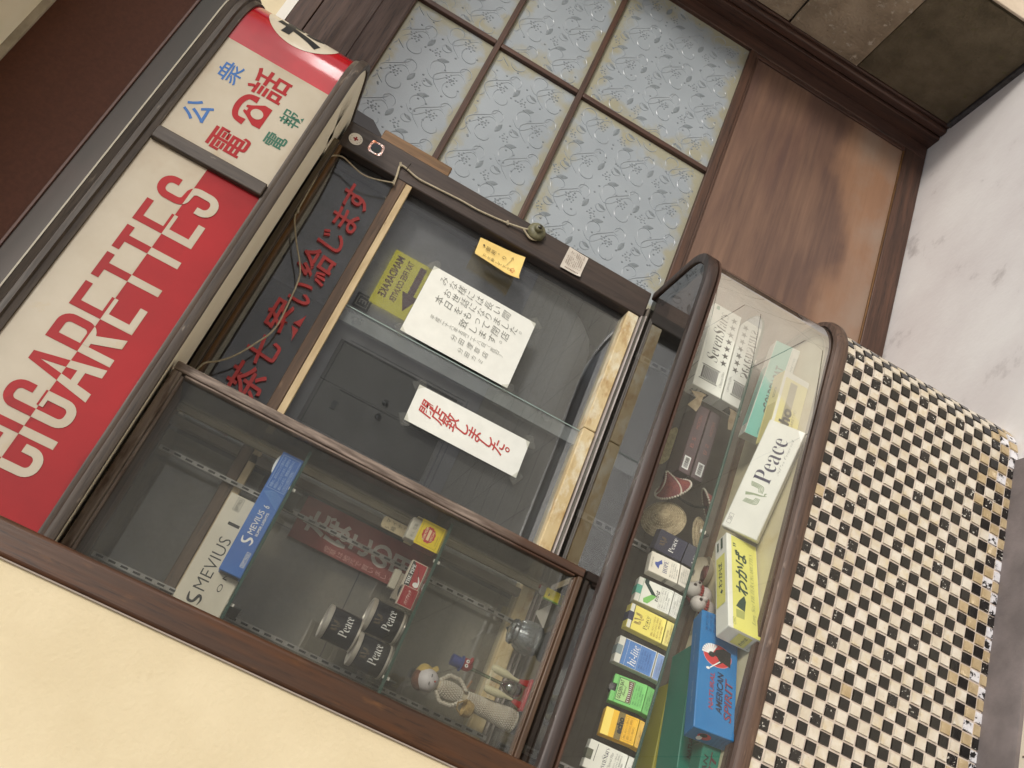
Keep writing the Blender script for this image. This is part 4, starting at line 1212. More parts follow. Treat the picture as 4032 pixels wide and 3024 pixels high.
# ---------------------------------------------------------------- cigarette cartons and packs
CARD_W = material('white card', rgb(232, 232, 222), rgb(224, 224, 214), ns=12, rough=.4)
CARD_Y = material('pale yellow card', rgb(226, 222, 120), rgb(218, 214, 110), ns=8, rough=.4)
CARD_LY = material('light yellow card', rgb(232, 224, 150), rgb(226, 214, 136), ns=8, rough=.4)
CARD_B = material('blue card', rgb(26, 118, 178), rgb(22, 106, 166), ns=8, rough=.36)
CARD_DB = material('dark blue card', rgb(40, 40, 66), rgb(34, 34, 58), ns=200, rough=.5)
CARD_G = flat('green card', rgb(20, 112, 92), .38); CARD_TEAL = flat('teal card', rgb(118, 190, 176), .4)
CARD_OL = flat('olive card', rgb(142, 138, 26), .4); NAVY = flat('navy print', rgb(36, 34, 70), .5); SAGE = flat('sage print', rgb(150, 164, 132), .5)
BLK = flat('print black', rgb(30, 30, 30), .5); GRYP = flat('print grey', rgb(120, 120, 116), .5); DKG = flat('print dark green', rgb(28, 62, 48), .5)
GOLD = material('gold print', rgb(158, 130, 78), rgb(138, 112, 66), ns=60, rough=.4); WHT = flat('print white', rgb(236, 236, 232), .45); REDP = flat('print red', rgb(196, 52, 56), .45)
def pose(x, y, z, yaw=0, tilt=0):
    return Matrix.Translation((x, y, z)) @ Matrix.Rotation(yaw, 4, 'Z') @ Matrix.Rotation(-tilt, 4, 'X')
class Pack:
    """a box standing with its front face at local y=0; print goes on front, top and left faces"""
    def __init__(s, name, label, cat, group, M, w, h, d, mat, bev=.0012, part='box'):
        s.t = thing(name, label, cat, group=group, matrix=M)
        s.w, s.h, s.d = w, h, d
        s.front = Frame((0, 0, 0), (1, 0, 0), (0, 0, 1)); s.top = Frame((0, 0, h), (1, 0, 0), (0, 1, 0)); s.left = Frame((0, d, 0), (0, -1, 0), (0, 0, 1))
        MB().box(0, w, 0, d, 0, h).build(part, mat, s.t, bev)
        s.k = 0
    def p(s, name, mat, fn, face='front'):
        s.k += 1
        pr = Print(getattr(s, face), .0002 + .00014 * s.k)
        fn(pr); pr.build(name, mat, s.t); return s
WARN = ['喫煙は、あなたにとって肺がんの', '原因の一つとなります。疫学的な', '推計によると、喫煙者は肺がんに', 'より死亡する危険性が非喫煙者に', '比べて約二倍から四倍高くなります']
def warn(x, y1, w, lines, lh, h=None):
    def f(pr):
        for i in range(lines): pr.text(WARN[i % 5], x, y1 - lh * (i + .85), w if i < lines - 1 else w * .7, lh * .66)
    return f
def emblem(x, y, s, f=None):
    """a winged plant emblem of parallel bands meeting over a sprig"""
    def g(pr):
        for k in range(4):
            o = k * .055
            for sg_ in (-1, 1):
                pts = [(x + sg_ * (.50 - o) * s, y + (.42 - .02 * k) * s), (x + sg_ * (.48 - o) * s, y + (-.02 + o * .2) * s), (x + sg_ * (.40 - o) * s, y + (-.22 + o) * s), (x + sg_ * (.14) * s, y + (-.25 + o) * s)]
                pr.stroke(pts, .036 * s, 4)
        pr.stroke([(x - .12 * s, y + .45 * s), (x - .02 * s, y + .1 * s), (x + .02 * s, y - .2 * s), (x + .10 * s, y - .5 * s)], [.16 * s, .09 * s, .07 * s, .01 * s], 5)
        pr.stroke([(x + .04 * s, y - .40 * s), (x + .16 * s, y - .38 * s), (x + .22 * s, y - .46 * s)], [.02 * s, .07 * s, .01 * s], 4)
    return g
gc = 'cigarette cartons on the case floor'
# cream carton, the largest on the floor
P = Pack('cigarette_carton', 'cream cigarette carton with sage plant emblem and navy lettering tilted on the case floor', 'carton', gc, pose(.897, -.256, .598, -.332, .585), .277, .087, .046, CARD_W, .003)
P.p('emblem', SAGE, emblem(.098, .045, .050)).p('lettering', NAVY, lambda q: q.text(serif('Peace'), .130, .026, .112, .040, bold=-.012))
P.p('small_lettering', GRYP, lambda q: (q.text(script('Filter Original'), .158, .012, .092, .011, bold=-.02), q.frame_rect(.012, .036, .070, .080, .0006), q.text('20', .020, .072, .009, .006)))
P.p('top_lettering', flat('dim navy', rgb(70, 70, 90), .5), lambda q: (q.text(serif('Peace'), .135, .012, .07, .02, bold=-.02), q.rect(.21, .255, .033, .037), q.rect(.21, .255, .024, .028)), 'top')
# pale yellow carton
P = Pack('cigarette_carton', 'pale yellow cigarette carton with dark green leaf mark and bold green writing', 'carton', gc, pose(.656, -.337, .573, .454, .021), .275, .082, .046, CARD_W, .002)
P.p('yellow_panel', CARD_Y, lambda q: q.rect(.0, .272, .002, .070)).p('mark', DKG, lambda q: q.poly([(.058, .040), (.064, .062), (.082, .054), (.103, .040), (.088, .036), (.074, .038)]))
P.p('mark_shade', flat('leaf shade', rgb(168, 172, 96), .5), lambda q: q.poly([(.034, .062), (.056, .062), (.058, .040), (.036, .042)]))
P.p('lettering', DKG, lambda q: (q.text('わかば', .104, .030, .128, .032, bold=.03, shear=.12), q.text('"', .240, .058, .010, .008)))
P.p('small_lettering', flat('green grey print', rgb(96, 106, 66), .5), lambda q: (q.text(italic('Long Size FILTER CIGARETTES'), .034, .011, .205, .012, bold=-.012), q.frame_rect(.012, .030, .064, .071, .0006), q.rect(.016, .026, .067, .068)))
P.p('top_panel', CARD_Y, lambda q: q.rect(.07, .215, .008, .040), 'top').p('top_lettering', DKG, lambda q: (q.text('わかば', .12, .018, .075, .014, bold=.02), q.poly([(.10, .02), (.108, .026), (.114, .02), (.106, .016)]), q.rect(.235, .262, .03, .036), q.rect(.235, .268, .014, .022)), 'top')
P.p('end_panel', CARD_Y, lambda q: q.rect(.006, .040, .018, .052), 'left').p('end_lettering', DKG, lambda q: (q.text('わかば', .010, .026, .026, .009, bold=.02), q.text('20 CIGARETTES', .006, .008, .034, .004)), 'left')
# bright blue carton
P = Pack('cigarette_carton', 'bright blue cigarette carton with a red oval figure emblem and slanted lettering', 'carton', gc, pose(.443, -.339, .580, .356, .161), .282, .088, .046, CARD_B, .002)
def oval(q): q.disc(.178, .046, .026, .031, 32)
P.p('oval_rim', flat('oval rim', rgb(220, 150, 150), .5), lambda q: q.disc(.178, .046, .0272, .0322, 32)).p('oval', REDP, oval)
P.p('figure', BLK, lambda q: (q.poly([(.160, .016), (.196, .016), (.200, .034), (.192, .050), (.178, .058), (.176, .048), (.168, .042), (.160, .048), (.157, .044), (.166, .034)]), q.disc(.178, .060, .007, .008)))
P.p('headdress', WHT, lambda q: [q.stroke([(.178 + .006 * math.cos(R(a)), .060 + .006 * math.sin(R(a))), (.178 + .026 * math.cos(R(a)), .058 + .024 * math.sin(R(a)))], [.002, .005], 2) for a in range(-20, 100, 15)])
P.p('pipe', WHT, lambda q: (q.stroke([(.166, .040), (.144, .062)], .0025, 2), q.disc(.142, .066, .003, .004)))
P.p('lettering', flat('blue black', rgb(28, 34, 62), .5), lambda q: (q.text('AMERICAN', .046, .030, .095, .014, bold=.02, shear=.25), q.text('SPIRIT', .034, .009, .098, .017, bold=.025, shear=.25)))
P.p('red_lettering', flat('dull red print', rgb(150, 60, 80), .5), lambda q: (q.text('NATURAL', .050, .050, .085, .010, bold=.02, shear=.2), q.text('SPIRIT', .0345, .0095, .097, .016, bold=-.012, shear=.25)))
P.p('top_lettering', flat('dim white print', rgb(150, 170, 190), .5), lambda q: (q.text('NATURAL AMERICAN', .04, .014, .07, .006), q.text('100% TOBACCO', .16, .02, .07, .006)), 'top')
P.p('warning', flat('dim blue print', rgb(20, 70, 120), .5), warn(.232, .080, .044, 4, .009))
P.p('end_figure', REDP, lambda q: q.disc(.026, .055, .012, .014), 'left').p('end_headdress', WHT, lambda q: q.disc(.017, .062, .008, .006), 'left').p('end_body', BLK, lambda q: q.disc(.030, .058, .007, .008), 'left').p('end_print', flat('dim blue print', rgb(20, 70, 120), .5), warn(.008, .036, .032, 4, .008), 'left')
# teal and white carton at the round end
P = Pack('cigarette_carton', 'teal and white cigarette carton at the round end of the case', 'carton', gc, pose(1.204, -.16, .580, -.112, .181), .278, .069, .046, CARD_W, .002)
P.p('teal_panel', CARD_TEAL, lambda q: q.rect(.0, .277, .022, .068)).p('lettering', flat('teal dark', rgb(30, 62, 60), .5), lambda q: (q.text('GOLDEN BAT', .085, .027, .125, .021, bold=.03), q.disc(.078, .036, .008, .006), q.frame_rect(.010, .028, .026, .038, .001)))
P.p('small_lettering', flat('teal grey', rgb(130, 150, 146), .5), lambda q: (q.text('CIGARETTES', .19, .006, .06, .005), q.frame_rect(.16, .272, .002, .019, .0005)))
P.p('top_panel', CARD_TEAL, lambda q: q.rect(.03, .20, .004, .040), 'top').p('top_lettering', flat('teal dim', rgb(90, 140, 138), .5), lambda q: (q.text('GOLDEN BAT', .06, .012, .10, .014), q.frame_rect(.004, .024, .012, .020, .001)), 'top')
# light yellow carton
P = Pack('cigarette_carton', 'light yellow cigarette carton with a khaki band between the teal and cream cartons', 'carton', gc, pose(1.145, -.262, .572, .0, .0), .205, .074, .046, CARD_LY, .002)
P.p('white_edge', CARD_W, lambda q: (q.rect(.0, .204, .066, .0735), q.rect(.188, .2045, .001, .066))).p('khaki_band', material('khaki band', rgb(150, 142, 106), rgb(142, 134, 100), ns=20, rough=.45), lambda q: q.rect(.0, .180, .030, .050))
P.p('lettering', BLK, lambda q: q.text('echo', .022, .026, .085, .030, bold=.04)).p('small_lettering', flat('khaki print', rgb(150, 136, 84), .5), lambda q: q.text('FILTER CIGARETTES', .012, .016, .10, .007))
P.p('top_lettering', BLK, lambda q: (q.text('echo', .03, .010, .05, .016, bold=.03), q.frame_rect(.130, .158, .016, .024, .0015)), 'top').p('top_panel', flat('dull yellow', rgb(206, 196, 120), .5), lambda q: q.rect(.0, .11, .002, .036), 'top')
# green and olive cartons lying behind
for (nm, lb, m, x, y, z, yaw, w) in (('cigarette_carton', 'dark green cigarette carton lying behind the bright blue carton', CARD_G, .375, -.215, .572, .27, .29),
                                     ('cigarette_carton', 'olive yellow cigarette carton lying at the back of the case floor', CARD_OL, .33, -.118, .572, .18, .24)):
    P = Pack(nm, lb, 'carton', gc, pose(x, y, z, yaw, 0), w, .047, .088, m, .002)
    P.p('headdress', WHT, lambda q: [q.stroke([(.16 + .004 * k, .030), (.158 + .0048 * k, .008)], [.002, .004], 2) for k in range(9)]).p('lettering', flat('dark print', rgb(24, 40, 30), .5), lambda q: (q.text('NATURAL SPIRIT', .03, .018, .10, .010, bold=.02)))
P = Pack('cigarette_carton', 'second green cigarette carton with dark red lettering under the blue carton', 'carton', gc, pose(.20, -.31, .572, .10, .1), .235, .040, .05, CARD_G, .002)
P.p('lettering', flat('dark red print', rgb(84, 30, 40), .5), lambda q: (q.text('SPIRIT', .10, .006, .12, .014, bold=.02, shear=.2))).p('black_lettering', BLK, lambda q: q.text('AMERICAN', .09, .024, .12, .010, bold=.02, shear=.2))
# white carton with stars up on the glass shelf
gs = 'cigarette packs on the glass shelf'
P = Pack('cigarette_carton', 'white cigarette carton with a row of black stars on the glass shelf by the pillar', 'carton', gs, pose(1.268, -.131, .7278, .09, .021), .28, .085, .046, CARD_W, .002)
P.p('lettering', BLK, lambda q: q.text(serif('SevenStars'), .096, .035, .166, .034, shear=.22, bold=-.012)).p('stars', BLK, lambda q: [q.star(.106 + .0245 * k, .018, .0108) for k in range(7)])
P.p('checked_panel', BLK, lambda q: (q.rect(.028, .0305, .020, .074), q.rect(.0735, .076, .020, .074), q.rect(.033, .0715, .024, .070)))
P.p('check_dots', WHT, lambda q: [q.rect(.0345 + .0046 * i, .0368 + .0046 * i, .0262 + .0046 * j, .0285 + .0046 * j) for i in range(8) for j in range(9)])
P.p('small_lettering', GRYP, lambda q: q.text(italic('Charcoal Filter'), .030, .008, .05, .007)).p('green_mark', flat('green mark', rgb(60, 130, 100), .5), lambda q: q.rect(.262, .274, .068, .077))
P.p('top_check', BLK, lambda q: (q.rect(.028, .0305, .0, .045), q.rect(.0735, .076, .0, .045)), 'top').p('top_dots', flat('dots olive', rgb(120, 120, 84), .5), lambda q: [q.rect(.034 + .0046 * i, .036 + .0046 * i, .003 + .0046 * j, .005 + .0046 * j) for i in range(8) for j in range(9)], 'top')
P.p('top_lettering', flat('dim print', rgb(150, 150, 140), .5), lambda q: q.text(serif('SevenStars'), .10, .014, .12, .018, bold=-.02), 'top')
P.p('end_check', BLK, lambda q: q.rect(.008, .036, .03, .055), 'left').p('end_dots', GRYP, lambda q: [q.rect(.0095 + .004 * i, .0115 + .004 * i, .032 + .004 * j, .034 + .004 * j) for i in range(6) for j in range(6)], 'left').p('end_lettering', BLK, lambda q: (q.text(serif('SevenStars'), .008, .062, .03, .006), q.star(.02, .075, .003), q.star(.028, .075, .003)), 'left')
# the row of packs
def soft(P, col, foil=True):
    MB().box(P.w / 2 - .010, P.w / 2 + .010, -.0009, P.d + .0009, P.h - .012, P.h + .001).build('tax_stamp', col, P.t, .0005)
P = Pack('cigarette_pack', 'white cigarette pack with stars, nearest the bottom of the row on the shelf', 'pack', gs, pose(.299, -.212, .7278, -.05, .12), .056, .084, .022, CARD_W)
P.p('lettering', NAVY, lambda q: q.text(serif('SevenStars'), .004, .040, .048, .012, bold=-.02)).p('small_lettering', GRYP, lambda q: q.text(italic('Charcoal Filter'), .016, .030, .032, .006)).p('warning', GRYP, warn(.006, .026, .044, 4, .0052)).p('seal_line', BLK, lambda q: q.rect(.018, .052, .0655, .0665))
soft(P, flat('stamp grey', rgb(96, 98, 84), .5))
P = Pack('cigarette_pack', 'yellow orange cigarette pack with black lettering on a khaki band', 'pack', gs, pose(.374, -.222, .7278, .107, .213), .056, .073, .024, material('orange yellow card', rgb(240, 200, 60), rgb(228, 168, 30), sc=(.02, .02, 1), ns=60, rough=.4))
P.p('pale_top', flat('pale yellow', rgb(244, 220, 110), .4), lambda q: q.rect(.0, .056, .056, .0725)).p('khaki_band', flat('khaki', rgb(120, 104, 58), .5), lambda q: q.rect(.0, .056, .030, .044)).p('lettering', BLK, lambda q: q.text('echo', .012, .030, .034, .014, bold=.05))
P.p('warning', flat('ochre print', rgb(150, 104, 20), .5), lambda q: (warn(.007, .027, .042, 3, .0075)(q), q.frame_rect(.004, .052, .003, .028, .0004)))
P = Pack('cigarette_pack', 'light green cigarette pack with a finger notch and brown striped label', 'pack', gs, pose(.445, -.212, .7278, .083, .29), .058, .062, .022, flat('light green card', rgb(116, 196, 106), .4))
MB().box(0, .022, 0, .022, .0622, .072).build('flap', flat('light green card', rgb(116, 196, 106), .4), P.t, .001)
MB().box(.038, .058, 0, .022, .0622, .072).build('flap', flat('light green card', rgb(116, 196, 106), .4), P.t, .001)
MB().lathe([(.0, -.001), (.0115, 0), (.0115, .018), (.0, .019)], (.030, .021, .066), 18, axis='-y').build('black_cap', flat('cap black', rgb(26, 24, 28), .35), P.t)
P.p('label', flat('label green', rgb(160, 206, 130), .45), lambda q: q.rect(.006, .054, .026, .060)).p('label_frame', DKG, lambda q: q.frame_rect(.006, .054, .026, .060, .0012)).p('brown_band', flat('label brown', rgb(96, 70, 52), .45), lambda q: q.poly([(.008, .028), (.052, .028), (.052, .040), (.030, .036), (.008, .038)]))
P.p('lettering', flat('label dark', rgb(60, 70, 40), .45), lambda q: (q.text('GOLDEN BAT', .010, .049, .040, .008, bold=.02), q.text(script('Sweet'), .018, .042, .022, .006))).p('warning', flat('green print', rgb(40, 110, 60), .5), warn(.008, .024, .042, 4, .0052)).p('stripes', WHT, lambda q: [q.rect(.010 + .0042 * k, .011 + .0042 * k, .031, .036) for k in range(10)])
P = Pack('cigarette_pack', 'blue and white cigarette pack with slanted white lettering in mid row', 'pack', gs, pose(.52, -.207, .7278, .06, .093), .058, .088, .023, CARD_W)
P.p('blue_panel', flat('pack blue', rgb(82, 128, 190), .4), lambda q: q.rect(.001, .056, .002, .0735)).p('lettering', WHT, lambda q: (q.text(italic('hi-lite'), .006, .040, .044, .018, bold=.0), q.rect(.001, .056, .0645, .0649), q.rect(.001, .056, .0375, .0379))).p('warning', flat('blue print', rgb(46, 82, 140), .5), warn(.007, .034, .042, 5, .0058)).p('cap_line', flat('cap line', rgb(60, 40, 60), .5), lambda q: q.rect(.0, .058, .0738, .0746))
soft(P, flat('stamp teal', rgb(140, 156, 160), .5))
P = Pack('cigarette_pack', 'yellow cigarette pack with gold plant emblem and thin brown lettering', 'pack', gs, pose(.596, -.209, .7278, .10, .03), .056, .088, .023, flat('pack yellow', rgb(236, 222, 112), .4))
P.p('emblem', GOLD, emblem(.028, .063, .024)).p('lettering', flat('brown print', rgb(92, 74, 40), .5), lambda q: (q.text(serif('Peace'), .012, .040, .032, .010, bold=-.022), q.text(script('Long Original'), .016, .035, .026, .004))).p('warning', flat('ochre print', rgb(150, 124, 40), .5), warn(.006, .031, .044, 4, .0068)).p('white_cap', CARD_W, lambda q: (q.rect(.0005, .0555, .079, .0875))).p('band', flat('dark band', rgb(60, 56, 50), .5), lambda q: q.rect(.0, .056, .0775, .079))
soft(P, flat('stamp navy', rgb(52, 54, 84), .5))
P = Pack('cigarette_pack', 'white and green cigarette pack with a folded ribbon mark', 'pack', gs, pose(.664, -.202, .7278, .086, .138), .057, .084, .023, CARD_W)
P.p('light_ribbon', flat('ribbon green', rgb(122, 186, 96), .45), lambda q: q.poly([(.004, .062), (.012, .064), (.027, .048), (.027, .036), (.020, .040), (.004, .052)])).p('dark_ribbon', flat('ribbon dark', rgb(24, 54, 48), .45), lambda q: q.poly([(.027, .036), (.050, .060), (.057, .060), (.057, .070), (.048, .070), (.027, .048)]))
P.p('lettering', BLK, lambda q: (q.text('わかば', .016, .030, .026, .009, bold=.02),)).p('warning', GRYP, lambda q: (warn(.007, .027, .043, 4, .0056)(q), q.frame_rect(.004, .053, .003, .028, .0004))).p('cap_line', flat('green line', rgb(120, 160, 130), .5), lambda q: q.rect(.0, .057, .072, .0728))
soft(P, flat('stamp green', rgb(90, 170, 150), .5))
P = Pack('cigarette_pack', 'white cigarette pack with a small blue bow and blue lettering', 'pack', gs, pose(.739, -.199, .7278, .22, .067), .052, .073, .022, flat('bone card', rgb(226, 220, 206), .45))
P.p('bow', flat('bow blue', rgb(66, 84, 156), .45), lambda q: q.poly([(.014, .050), (.022, .060), (.028, .061), (.030, .055), (.040, .046), (.030, .043), (.026, .049)])).p('lettering', flat('hope blue', rgb(58, 66, 120), .45), lambda q: q.text(serif('HOPE'), .010, .029, .032, .011, bold=-.012)).p('warning', GRYP, warn(.007, .023, .038, 4, .005)).p('small_lettering', GRYP, lambda q: q.text('SHORT HOPE', .012, .066, .026, .003))
P.p('side_lettering', BLK, lambda q: q.text(serif('HOPE'), .001, .022, .02, .008), 'left')
P = Pack('cigarette_box', 'dark navy cigarette box with gold emblem leaning beside the straw hat', 'pack', gs, pose(.796, -.182, .7278, -.25, .05), .048, .071, .030, CARD_DB)
P.p('emblem', flat('dull gold', rgb(112, 96, 66), .5), emblem(.024, .055, .018)).p('lettering', WHT, lambda q: q.text(serif('Peace'), .009, .024, .034, .013, bold=-.015))

# ---------------------------------------------------------------- curios behind and under the glass shelf
PEARL = material('pearl bead', rgb(206, 198, 184), rgb(186, 176, 160), ns=40, rough=.25, spec=.7)
def beadring(mb, fn, n, r):
    for k in range(n): mb.ball(fn(k / n), r, 6)
t = thing('beaded_hat', 'small dark red cone hat edged with pearl beads on the glass shelf', 'hat', (.955, -.10, .728))
HATM = material('hat red', rgb(128, 58, 50), rgb(92, 26, 34), ns=60, rough=.7, bump=.4, bs=200)
mt = Matrix.Translation((.022, -.03, .048)) @ Matrix.Rotation(R(32), 4, 'Y') @ Matrix.Rotation(R(24), 4, 'X')
mb = MB().lathe([(.044, 0), (.030, .012), (.014, .028), (.004, .046), (.0, .050)], n=28)
mb.build('cone', HATM, t, 0, mt)
mb = MB(); beadring(mb, lambda u: (.045 * math.cos(2 * PI * u), .045 * math.sin(2 * PI * u), .0), 42, .0030)
for a in (.3, 2.5, 4.4): beadring(mb, lambda u: ((.044 - .044 * u) * math.cos(a + u), (.044 - .044 * u) * math.sin(a + u), .002 + .05 * u ** 1.5), 16, .0026)
stuff(mb.build('bead', PEARL, t, 0, mt))
MB().tube([(.0, 0, .0), (.006, -.004, -.03), (.02, -.01, -.05)], .0032, 8).build('tassel', flat('tassel black', rgb(30, 28, 30), .6), t, 0, mt)
t = thing('straw_hat', 'little woven straw hat beside the navy cigarette box', 'hat', (.868, -.14, .728))
STRAW = material('straw', rgb(176, 160, 128), rgb(126, 112, 84), ns=80, rough=.8, bump=.5, bs=200)
ms = Matrix.Translation((.022, .0, .052)) @ Matrix.Rotation(R(52), 4, 'X') @ Matrix.Rotation(R(12), 4, 'Y')
MB().lathe([(.052, -.004), (.044, .004), (.030, .006), (.024, .016), (.016, .024), (.0, .026)], n=32).build('crown', STRAW, t, 0, ms)
mb = MB()
for k in range(8):
    r = .016 + .0052 * k; z = .024 - .0036 * k
    beadring(mb, lambda u: (r * math.cos(2 * PI * u), r * math.sin(2 * PI * u), z), int(16 + 9 * k), .0013)
stuff(mb.build('weave', material('straw pale', rgb(206, 192, 160), rgb(150, 134, 104), ns=120, rough=.7), t, 0, ms))
t = thing('gift_box', 'flat maroon box with a barcode label at the back of the glass shelf', 'box', (1.05, -.09, .728))
MB().box(0, .20, 0, .08, 0, .034).build('box', material('maroon', rgb(74, 44, 48), rgb(62, 36, 42), ns=30, rough=.5), t, .002)
pr = Print(Frame((0, -.0003, 0), (1, 0, 0), (0, 0, 1)), .0003); pr.rect(.012, .048, .010, .028); pr.build('barcode_label', WHT, t)
pr = Print(Frame((0, -.0006, 0), (1, 0, 0), (0, 0, 1)), .0003)
xx = .016
while xx < .044:
    wd = random.choice((.0005, .0009, .0013)); pr.rect(xx, xx + wd, .013, .024); xx += wd + random.choice((.0006, .001))
pr.build('barcode', BLK, t)
pr = Print(Frame((0, -.0003, 0), (1, 0, 0), (0, 0, 1)), .0003); pr.text('B S', .075, .014, .03, .010); pr.text('MOON', .13, .014, .04, .009); pr.build('lettering', flat('maroon print', rgb(140, 76, 66), .5), t)
t = thing('paper_bow', 'beige ribbon shaped paper tag hanging under the starred white carton', 'tag', (1.243, -.118, .775))
MB().prism([(-.03, .028), (.0, .012), (.012, .030), (.030, -.018), (.012, -.006), (-.012, -.006), (-.036, -.0)], Frame((0, 0, 0), (1, 0, 0), (0, 0, 1)), .001).build('ribbon', material('beige tag', rgb(186, 166, 134), rgb(150, 128, 96), ns=40, rough=.8), t)
t = thing('oval_label', 'pointed oval golden label standing against the back of the case', 'label', (1.146, -.004, .772))
MB().prism([(.06 * math.cos(a), .024 * math.sin(a) * (1 - .3 * abs(math.cos(a)))) for a in [2 * PI * k / 28 for k in range(28)]], Frame((0, 0, 0), (1, 0, -.12), (.12, 0, 1)), .001).build('card', material('old gold label', rgb(188, 176, 122), rgb(148, 134, 84), ns=140, rough=.6), t)
t = thing('clam_shell', 'open clam shell holding a dark red scene on the case floor', 'shell', (.865, -.03, .572))
SHELL = material('shell', rgb(206, 194, 172), rgb(176, 164, 142), ns=30, rough=.5, bump=.3)
for (nm, rx, ty) in (('lower_shell', -12, 0), ('upper_shell', 62, .012)):
    M = Matrix.Translation((0, ty, .012)) @ Matrix.Rotation(R(rx), 4, 'X')
    MB().lathe([(.0, -.014), (.02, -.012), (.036, -.004), (.042, .006), (.043, .007), (.038, .0), (.02, -.008), (.0, -.010)], n=24).build(nm, SHELL, t, 0, M)
MB().ball((0, 0, .012), .022, 12, sq=(1, .8, .5)).build('filling', material('shell filling', rgb(104, 50, 44), rgb(60, 40, 36), ns=60, rough=.6), t)
t = thing('dog_figurine', 'small white figurine of two round headed dogs with red collars on the case floor', 'figurine', (.77, -.09, .572))
WD = material('figurine white', rgb(214, 206, 198), rgb(196, 186, 178), ns=20, rough=.5)
MB().ball((.02, .02, .022), .026, 14, sq=(1, .9, .85)).ball((-.018, -.012, .020), .024, 14, sq=(1, .9, .85)).build('body', WD, t)
MB().ball((.022, .012, .056), .020, 14).ball((.038, .004, .050), .009, 10).ball((-.016, -.022, .050), .019, 14).ball((-.004, -.036, .044), .008, 10).build('head', WD, t)
mb = MB()
for (a, b, c) in ((.022, .012, .040), (-.016, -.020, .034)):
    beadring(mb, lambda u: (a + .018 * math.cos(2 * PI * u), b + .018 * math.sin(2 * PI * u), c), 18, .0042)
stuff(mb.build('collar', flat('collar red', rgb(150, 48, 42), .5), t))
MB().ball((.030, -.005, .062), .004, 8).ball((.040, -.004, .052), .0035, 8).ball((-.010, -.040, .055), .004, 8).build('face', flat('face dark', rgb(60, 46, 42), .5), t)
t = thing('coiled_rope', 'dark red cord loop behind the white figurine', 'cord', (.815, -.02, .572))
MB().tube([(.03 * math.cos(a * .5), .02 * math.sin(a * .5), .01 + .045 * abs(math.sin(a * .16))) for a in range(20)], .004, 7).build('loop', flat('rope red', rgb(110, 40, 44), .7), t)

# ---------------------------------------------------------------- goods in the upper cabinet
gu = 'cartons on the upper glass shelf'
P = Pack('cigarette_carton', 'long white cigarette carton lying at the back of the upper glass shelf', 'carton', gu, pose(.215, -.115, 1.5762, -.02, .03), .288, .098, .046, material('ivory card', rgb(216, 208, 190), rgb(204, 196, 178), ns=10, rough=.45), .002)
P.p('lettering', BLK, lambda q: (q.text('MEVIUS', .090, .050, .110, .024, bold=-.008), q.text('1', .226, .050, .0065, .024, bold=-.02), q.text('O N E', .10, .022, .06, .009)))
P.p('emblem', BLK, lambda q: (q.stroke([(.080, .074), (.066, .070), (.066, .060), (.080, .054), (.074, .048), (.062, .050)], [.002, .006, .005, .006, .004, .001], 5),))
P.p('small_lettering', GRYP, lambda q: (q.frame_rect(.256, .284, .066, .080, .0008), q.text('SOFT PACK', .258, .069, .024, .008, bold=.02)))
MBLUE = material('royal blue card', rgb(52, 108, 186), rgb(44, 96, 174), ns=12, rough=.4)
P = Pack('cigarette_carton', 'long royal blue cigarette carton at the front edge of the upper glass shelf', 'carton', gu, pose(.350, -.150, 1.5762, .0, .04), .268, .046, .072, MBLUE, .0015)
P.p('lettering', WHT, lambda q: (q.text('MEVIUS', .086, .020, .052, .012), q.text('6', .146, .016, .005, .013), q.text('SUPER LIGHTS', .086, .0105, .052, .0052, bold=.02), q.stroke([(.078, .036), (.068, .033), (.069, .026), (.078, .020), (.073, .014), (.064, .016)], [.001, .005, .004, .005, .004, .001], 5), q.frame_rect(.020, .052, .005, .013, .0008), q.text('SOFT PACK', .0225, .0068, .027, .0045, bold=.02)))
P.p('warning', flat('pale blue print', rgb(176, 200, 232), .5), lambda q: (q.frame_rect(.186, .262, .004, .042, .0006), warn(.190, .040, .068, 4, .0088)(q)))
P.p('fine_lines', flat('mid blue print', rgb(120, 166, 218), .5), lambda q: [q.stroke([(.150 + .0022 * k, .003), (.160 + .002 * k, .018), (.176 + .0006 * k, .042 - .0012 * k)], .0005, 4) for k in range(12)])
P.p('end_panel', flat('shade blue', rgb(46, 52, 72), .5), lambda q: q.rect(.002, .066, .004, .042), 'left')
MB().prism([(.022 * math.cos(R(a)) + .243, .006 * math.sin(R(a)) + .046) for a in range(0, 181, 20)], Frame((0, .02, 0), (1, 0, 0), (0, 0, 1)), .001).build('card_tab', WHT, P.t)
